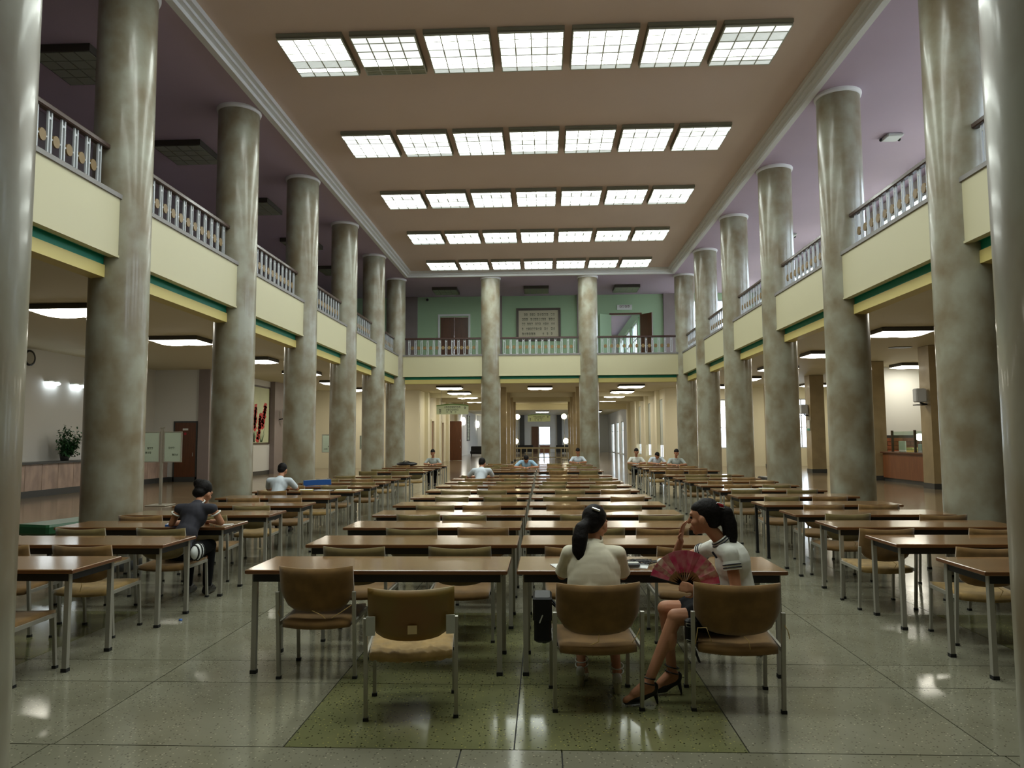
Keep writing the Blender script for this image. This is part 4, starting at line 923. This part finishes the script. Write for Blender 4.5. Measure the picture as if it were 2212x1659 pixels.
# --- woman in the cream blouse, back turned
B1 = V((.46, 4.90, 0)); L1 = lambda x, y, z: (x - B1.x, y - B1.y, z)
J = dict(pelvis=L1(.46, 4.95, .545), waist=L1(.46, 5.00, .70), chest=L1(.47, 5.06, .855), neck=L1(.485, 5.10, .975), head=L1(.50, 5.15, 1.108), pitch=-.30, yaw=-.55,
    sh=(L1(.315, 5.06, .915), L1(.645, 5.06, .91)), el=(L1(.265, 5.19, .745), L1(.69, 5.19, .745)), wr=(L1(.36, 5.42, .79), L1(.60, 5.44, .79)), hip=(L1(.375, 4.97, .53), L1(.55, 4.97, .53)),
    kn=(L1(.37, 5.36, .52), L1(.60, 5.34, .52)), an=(L1(.395, 5.20, .135), L1(.625, 5.06, .135)), toe=(L1(.43, 5.33, .035), L1(.63, 5.20, .035)),
    tail=[L1(.445, 5.075, 1.13), L1(.40, 5.03, 1.09), L1(.385, 5.005, 1.02), L1(.375, 4.99, .94), L1(.395, 4.97, .86)], tailr=(.024, .036, .044, .034, .006), boxy=((L1(.478, 5.035, .79), (.184, .112, .185)), (L1(.475, 5.015, .70), (.182, .115, .24))))
p1, hp, q = person('woman in a cream blouse with a black ponytail, back turned to the camera', B1, 0, J, .0065, 'shirt_cream', 'cloth_black', 'skirt', .70, 'ponytail', fem=True)
for a, b_ in zip(J['an'], J['toe']): heels(p1, a, b_, 'fixture_grey', 'heel_silver', True)
g = MB(); g.lathe([(.062, -.012), (.066, .0), (.060, .030), (.055, .030), (.057, -.012)], 24); o = g.build('collar', 'shirt_cream', p1, V(J['neck']) + V((0, -.006, .012))); o.rotation_euler = (.35, 0, 0)
g = MB(); g.bevbox(-.03, .03, -.008, .008, -.007, .007, .003); o = g.build('hair_clip', 'buckle', p1, V(J['head']) + V((.0, -.088, .102))); o.rotation_euler = (.6, .35, 0)
for i in (0, 1):
    e = V(J['sh'][i]).lerp(V(J['el'][i]), .70); dd = (V(J['el'][i]) - V(J['sh'][i])).normalized(); g = MB(); g.tube(e - dd * .01, e + dd * .035, .0525, .056, 18, False); g.tube(e + dd * .035, e - dd * .01, .052, .049, 18, False); g.build('cuff', 'shirt_cream', p1)
# --- woman with the fan, seen in profile
B2 = V((1.35, 4.95, 0)); L2 = lambda x, y, z: (x - B2.x, y - B2.y, z)
J = dict(pelvis=L2(1.38, 4.97, .545), waist=L2(1.425, 4.98, .70), chest=L2(1.395, 4.985, .865), neck=L2(1.335, 4.99, .995), head=L2(1.215, 5.00, 1.165), pitch=-.12, yaw=1.22, hipyaw=1.45, chestyaw=1.45,
    sh=(L2(1.345, 4.85, .945), L2(1.31, 5.135, .945)), el=(L2(1.37, 4.80, .715), L2(1.075, 5.40, .795)), wr=(L2(1.125, 4.745, .732), L2(1.085, 5.155, .985)), hip=(L2(1.34, 4.885, .53), L2(1.36, 5.05, .53)),
    kn=(L2(.985, 4.84, .545), L2(.945, 4.985, .565)), an=(L2(.80, 4.83, .135), L2(.985, 5.02, .145)), toe=(L2(.655, 4.795, .035), L2(.86, 5.0, .035)), calf=V((.02, 0, 0)),
    tail=[L2(1.315, 4.985, 1.225), L2(1.355, 4.975, 1.20), L2(1.375, 4.965, 1.12), L2(1.38, 4.96, 1.04), L2(1.385, 4.955, .965)], tailr=(.026, .036, .04, .036, .014))
p2, hp, q = person('woman in a white polo blouse seen in profile resting her cheek on her hand', B2, 0, J, .0065, 'shirt_white', 'cloth_black', 'skirt', .22, 'ponytail', fem=True,
    hands={0: ((-1, .05, .22), (0, .95, -.15), 1, .85), 1: ((.10, -.28, .95), (.8, -.55, .0), -1, .25)})
for a, b_ in zip(J['an'], J['toe']): heels(p2, a, b_, 'shoe_black', 'shoe_black', False)
g = MB(); nv = V(J['neck']); g.lathe([(.064, -.022), (.072, .0), (.062, .026), (.056, .026)], 24); o = g.build('collar', 'shirt_white', p2, nv + V((-.004, 0, .016))); o.rotation_euler = (0, -.65, 0)
for rr_, zz in ((.0735, .001), (.067, .017)):
    g = MB(); g.path([(rr_ * math.cos(x), rr_ * math.sin(x), zz) for x in [2 * pi * i / 28 for i in range(29)]], .0045, 5); o = g.build('collar_stripe', 'trim_navy', p2, nv + V((-.004, 0, .016))); o.rotation_euler = (0, -.65, 0)
for i in (0, 1):
    e = V(J['sh'][i]).lerp(V(J['el'][i]), .20); dd = (V(J['el'][i]) - V(J['sh'][i])).normalized()
    g = MB(); g.tube(e, e + dd * .055, .054, .0565, 20, False); g.tube(e + dd * .055, e, .053, .050, 20, False); cu = g.build('cuff', 'shirt_white', p2)
    for k in (.022, .040):
        g = MB(); a_ = dd.orthogonal().normalized(); b2 = dd.cross(a_); g.path([e + dd * k + (a_ * math.cos(x) + b2 * math.sin(x)) * .0565 for x in [2 * pi * j / 24 for j in range(25)]], .0042, 5); g.build('cuff_stripe', 'trim_navy', cu)
g = MB(); g.bevbox(-.03, .03, -.012, .012, -.010, .010, .004); o = g.build('hair_clip', 'clip_red', p2, V(J['tail'][0]) + V((-.005, -.025, .022))); o.rotation_euler = (0, .25, .1)
g2 = MB(); g2.path([(-.034, -.014, -.012), (-.02, -.014, .014), (.022, -.014, .014), (.036, -.014, -.012), (-.034, -.014, -.012)], .003, 5); g2.build('clip_edge', 'clip_white', o)
g = MB(); g.bar((1.235 - B2.x, 4.862 - B2.y, .955), (1.265 - B2.x, 4.868 - B2.y, .915), .006, .012); g.build('pen', 'trim_navy', p2)
# folding fan in her hand
fan = thing('folding_fan', 'pink floral folding fan held open by the seated woman', 'fan', (1.040, 4.80, .750)); NB = 14
for i in range(NB):
    a0 = math.radians(163 - i * (163 - 4) / NB); a1 = math.radians(163 - (i + 1) * (163 - 4) / NB); r0, r1 = .085, .225; zz = .0018 * (1 if i % 2 else -1)
    f = MB(); P = lambda r, a, y: (r * math.cos(a), y, r * math.sin(a)); f.add([P(r0, a0, zz), P(r1, a0, zz), P(r1, a1, -zz), P(r0, a1, -zz), P(r0, a0, zz + .0012), P(r1, a0, zz + .0012), P(r1, a1, -zz + .0012), P(r0, a1, -zz + .0012)], [(0, 1, 2, 3), (7, 6, 5, 4), (0, 4, 5, 1), (1, 5, 6, 2), (2, 6, 7, 3), (3, 7, 4, 0)])
    f.build('leaf_fold', 'fan_floral' if i in (1, 2, 3, 10, 11, 12) else 'fan_pink', fan)
    s_ = MB(); am = (a0 + a1) / 2; s_.bar((0, -.003, 0), (.105 * math.cos(am), -.003, .105 * math.sin(am)), .002, .019); s_.build('rib', 'fan_wood', fan)
for am in (math.radians(165), math.radians(2)): s_ = MB(); s_.bar((0, -.004, 0), (.225 * math.cos(am), -.004, .225 * math.sin(am)), .004, .010); s_.build('guard', 'cord_black', fan)
# bags
t = thing('shoulder_bag', 'black leather bag hanging at the left of the cream-bloused woman', 'bag', (.13, 4.86, .40)); b = MB(); b.bevbox(-.055, .055, -.12, .12, 0, .17, .015); b.build('body', 'leather_black', t); b = MB(); b.bevbox(-.062, .06, -.125, .125, .13, .285, .012); b.build('flap', 'leather_black', t); b = MB(); b.bar((-.02, -.13, .13), (.0, -.132, .18), .008, .012); b.build('zip_pull', 'buckle', t)
b = MB(); b.path([(.02, -.08, .27), (.09, -.09, .22), (.10, .02, .20), (.02, .08, .27)], .008); b.build('strap', 'leather_black', t)
t = thing('hanging_belt_bag', 'black strap bag with chrome buckles hanging beside the fan woman knees', 'bag', (1.06, 4.735, .30)); b = MB(); b.bevbox(-.035, .04, -.03, .03, .12, .26, .012); b.build('body', 'leather_black', t); b = MB(); b.bar((.0, -.01, .13), (.045, -.02, .0), .012, .04); b.build('strap_end', 'leather_black', t)
for z in (.14, .24): b = MB(); b.path([(-.035, -.034, z), (.02, -.034, z - .012), (.022, -.034, z - .03), (-.033, -.034, z - .018), (-.035, -.034, z)], .004, 5); b.build('buckle', 'buckle', t)
# --- woman in the dark vest at the left
J = seated(.05, .15, .25, .80, .03, .08, -.03, -.5, -.35); J['el'] = ((-.22, .22, .79), (.31, .27, .80)); J['wr'] = ((-.20, .46, .79), (.10, .48, .79))
p3, hp, q = person('woman in a dark sleeveless vest with hair in a bun writing at the left bank', (-3.70, 7.66, 0), 0, J, .010, 'vest_navy', 'cloth_black', 'trousers', .06, 'bun', fem=True); shoes(p3, J['an'], J['toe'])
for i in (0, 1):
    e = V(J['sh'][i]).lerp(V(J['el'][i]), .10); dd = (V(J['el'][i]) - V(J['sh'][i])).normalized(); g = MB(); a_ = dd.orthogonal().normalized(); b2 = dd.cross(a_); g.path([e + dd * .045 + (a_ * math.cos(x) + b2 * math.sin(x)) * .052 for x in [2 * pi * j / 20 for j in range(21)]], .009, 6); g.build('armhole_trim', 'shirt_white', p3)
g = MB(); g.path([V(J['neck']) + V((.062 * math.cos(x), .058 * math.sin(x), .015 + .02 * math.sin(x))) for x in [2 * pi * j / 20 for j in range(21)]], .008, 6); g.build('neck_trim', 'shirt_white', p3)
t = thing('striped_bag', 'small black and white striped bag on the chair beside the woman in the vest', 'bag', (-3.47, 7.56, .455)); b = MB(); b.ell((0, 0, .085), (.05, .12, .085)); b.build('body', 'paper', t)
for k in (-.06, 0, .06): b = MB(); b.path([(.051 * math.cos(x) * math.sqrt(max(.05, 1 - (k / .12) ** 2)), k, .085 + .086 * math.sin(x) * math.sqrt(max(.05, 1 - (k / .12) ** 2))) for x in [2 * pi * j / 16 for j in range(17)]], .010, 5); b.build('stripe', 'cord_black', t)
# --- men reading, backs to the camera
J = seated(.0, .12, .27, .80, .02, .09, .0, -.45, -.1); p4, hp, q = person('man in a white shirt reading at the left bank, back to the camera', (-4.69, 13.05, 0), 0, J, .012, 'shirt_palegrey', 'cloth_black', 'trousers', .75); shoes(p4, J['an'], J['toe'])
J = seated(.04, .16, .30, .80, .02, .06, -.02, -.5, -.2); p5, hp, q = person('man in a white shirt hunched over the middle bank, back to the camera', (-1.36, 16.92, 0), 0, J, .013, 'shirt_palegrey', 'cloth_black', 'trousers', .75); shoes(p5, J['an'], J['toe'])
# --- readers facing the camera (far rows)
def far_reader(x, y, label, top, lean, hz, yw=0.0, ph=-.7, el=.30):
    J = seated(.0, lean, el, .80, .02, .05, hz, ph, yw); p_, hp_, q_ = person(label, (x, y, 0), pi, J, .014, top, 'cloth_black', 'trousers', .8); shoes(p_, J['an'], J['toe'])
    chair(x, y + .0, pi, 'chair under the ' + ' '.join(label.split()[:11]), 1, 0, False)
far_reader(-.42, 23.62, 'person in a pale blue shirt slumped over the middle bank facing us', 'shirt_blue', .20, -.10, 0, -.9, .36)
far_reader(1.42, 28.08, 'person in a light shirt facing us at the last middle table', 'shirt_palegrey', .12, .06)
far_reader(-3.90, 26.78, 'person in a grey shirt facing us at the last left table', 'shirt_grey', .10, .06, -.2, -.5)
far_reader(3.46, 26.80, 'person in a white shirt facing us, leftmost at the far right bank', 'shirt_white', .12, .06, 0, -.5)
far_reader(4.18, 26.80, 'person with head propped low on one hand at the far right bank', 'shirt_palegrey', .20, -.08, .3, -.8)
far_reader(4.60, 25.20, 'person in a grey shirt facing us, rightmost at the far right bank', 'shirt_grey', .12, .05, .1, -.5)

# ------------------------------------------------------------------ things on the tables
def paper(x, y, w, d, rz, label, m_='paper', h=.004, z=TH):
    t = thing('paper_sheets', label, 'papers', (x, y, z + .001), rz); b = MB(); b.box(-w / 2, w / 2, -d / 2, d / 2, 0, h); b.build('stack', m_, t); b = MB(); b.box(-w / 2 + .01, w / 2 - .012, -d / 2 + .008, d / 2 - .01, h, h + .0015); b.build('top_sheet', 'paper' if m_ != 'paper' else 'paper', t)
paper(.36, 5.50, .30, .24, .25, 'open white notebook under the arm of the cream-bloused woman'); paper(.78, 5.52, .26, .20, -.2, 'white sheet under the small grey player')
t = thing('music_player', 'small grey player lying on the table beside the fan', 'player', (.78, 5.45, TH + .008), -.05); b = MB(); b.bevbox(-.06, .06, -.035, .035, 0, .03, .008); b.build('body', 'phone_grey', t); b = MB(); b.box(-.05, .05, -.028, .028, .03, .032); b.build('screen', 'fixture_grey', t)
t = thing('earphone_cord', 'tangled black earphone cord on the front table', 'cord', (.87, 5.58, TH + .004)); rr = random.Random(4); b = MB(); b.path([(.09 * math.sin(i * .9) + rr.uniform(-.03, .03), .06 * math.cos(i * 1.3) + rr.uniform(-.02, .02), .008 + .02 * abs(math.sin(i * .7))) for i in range(60)], .0028, 5); b.build('cord', 'cord_black', t)
for x in (-.1, .1): b = MB(); b.ell((x, .03, .01), (.009, .009, .009), None, 8, 6); b.build('earbud', 'cord_black', t)
for x, y, nm in ((1.02, 5.52, 'left'), (1.24, 5.60, 'right')):
    t = thing('crumpled_tissue', 'small white crumpled paper behind the fan, %s one' % nm, 'paper', (x, y, TH + .001)); b = MB(); b.ell((0, 0, .03), (.05, .04, .03), None, 7, 5); b.build('paper', 'paper', t); b = MB(); b.ell((.02, .01, .05), (.025, .02, .02), None, 6, 4); b.build('fold', 'paper', t)
paper(-3.93, 8.12, .30, .22, .3, 'open book at the left elbow of the woman in the vest', 'plastic_blue', .02); paper(-3.42, 8.15, .14, .09, .5, 'small card at the right elbow of the woman in the vest')
paper(-4.30, 13.55, .25, .2, .2, 'yellow-edged papers beside the reading man at the left bank', 'strip_yellow', .02); paper(-3.95, 13.5, .34, .22, -.1, 'white open book beside the reading man at the left bank', 'steel_dark', .012); paper(-3.62, 13.62, .30, .2, .1, 'cream open book at the end of the reading man table', 'paper_cream', .012)
t = thing('blue_folder', 'blue folder standing on the table behind the reading man', 'folder', (-4.55, 15.0, TH)); b = MB(); b.bar((-.28, 0, .055), (.28, .05, .075), .03, .11); b.build('cover', 'plastic_blue', t); b = MB(); b.bar((-.26, .002, .06), (.26, .05, .08), .02, .11); b.build('pages', 'paper', t)
paper(3.78, 13.62, .42, .2, .05, 'white newspaper on the seventh table of the right bank'); paper(4.22, 13.66, .28, .2, -.2, 'cream open booklet on the seventh table of the right bank', 'paper_cream', .012)
t = thing('dark_bag', 'dark cloth bag lying on a far left table', 'bag', (-4.75, 26.0, TH)); b = MB(); b.ell((0, 0, .07), (.38, .18, .08)); b.build('body', 'bench_dark', t); b = MB(); b.path([(-.15, -.1, .12), (-.05, -.16, .18), (.08, -.16, .17), (.16, -.1, .12)], .012); b.build('handle', 'bench_dark', t)
paper(3.4, 26.1, .22, .16, .1, 'white paper before the leftmost reader at the far right bank'); paper(4.75, 24.5, .25, .18, .1, 'white paper before the rightmost reader at the far right bank')
t = thing('bottle_cap', 'tiny blue bottle cap on the floor beside the left bank', 'bottle cap', (-3.3, 6.9, 0)); b = MB(); b.lathe([(.001, .014), (.015, .014), (.016, 0)], 12); b.build('cap', 'plastic_blue', t); b = MB(); b.lathe([(.0165, .005), (.0175, .004), (.0165, .003)], 12); b.build('ring', 'plastic_blue', t)
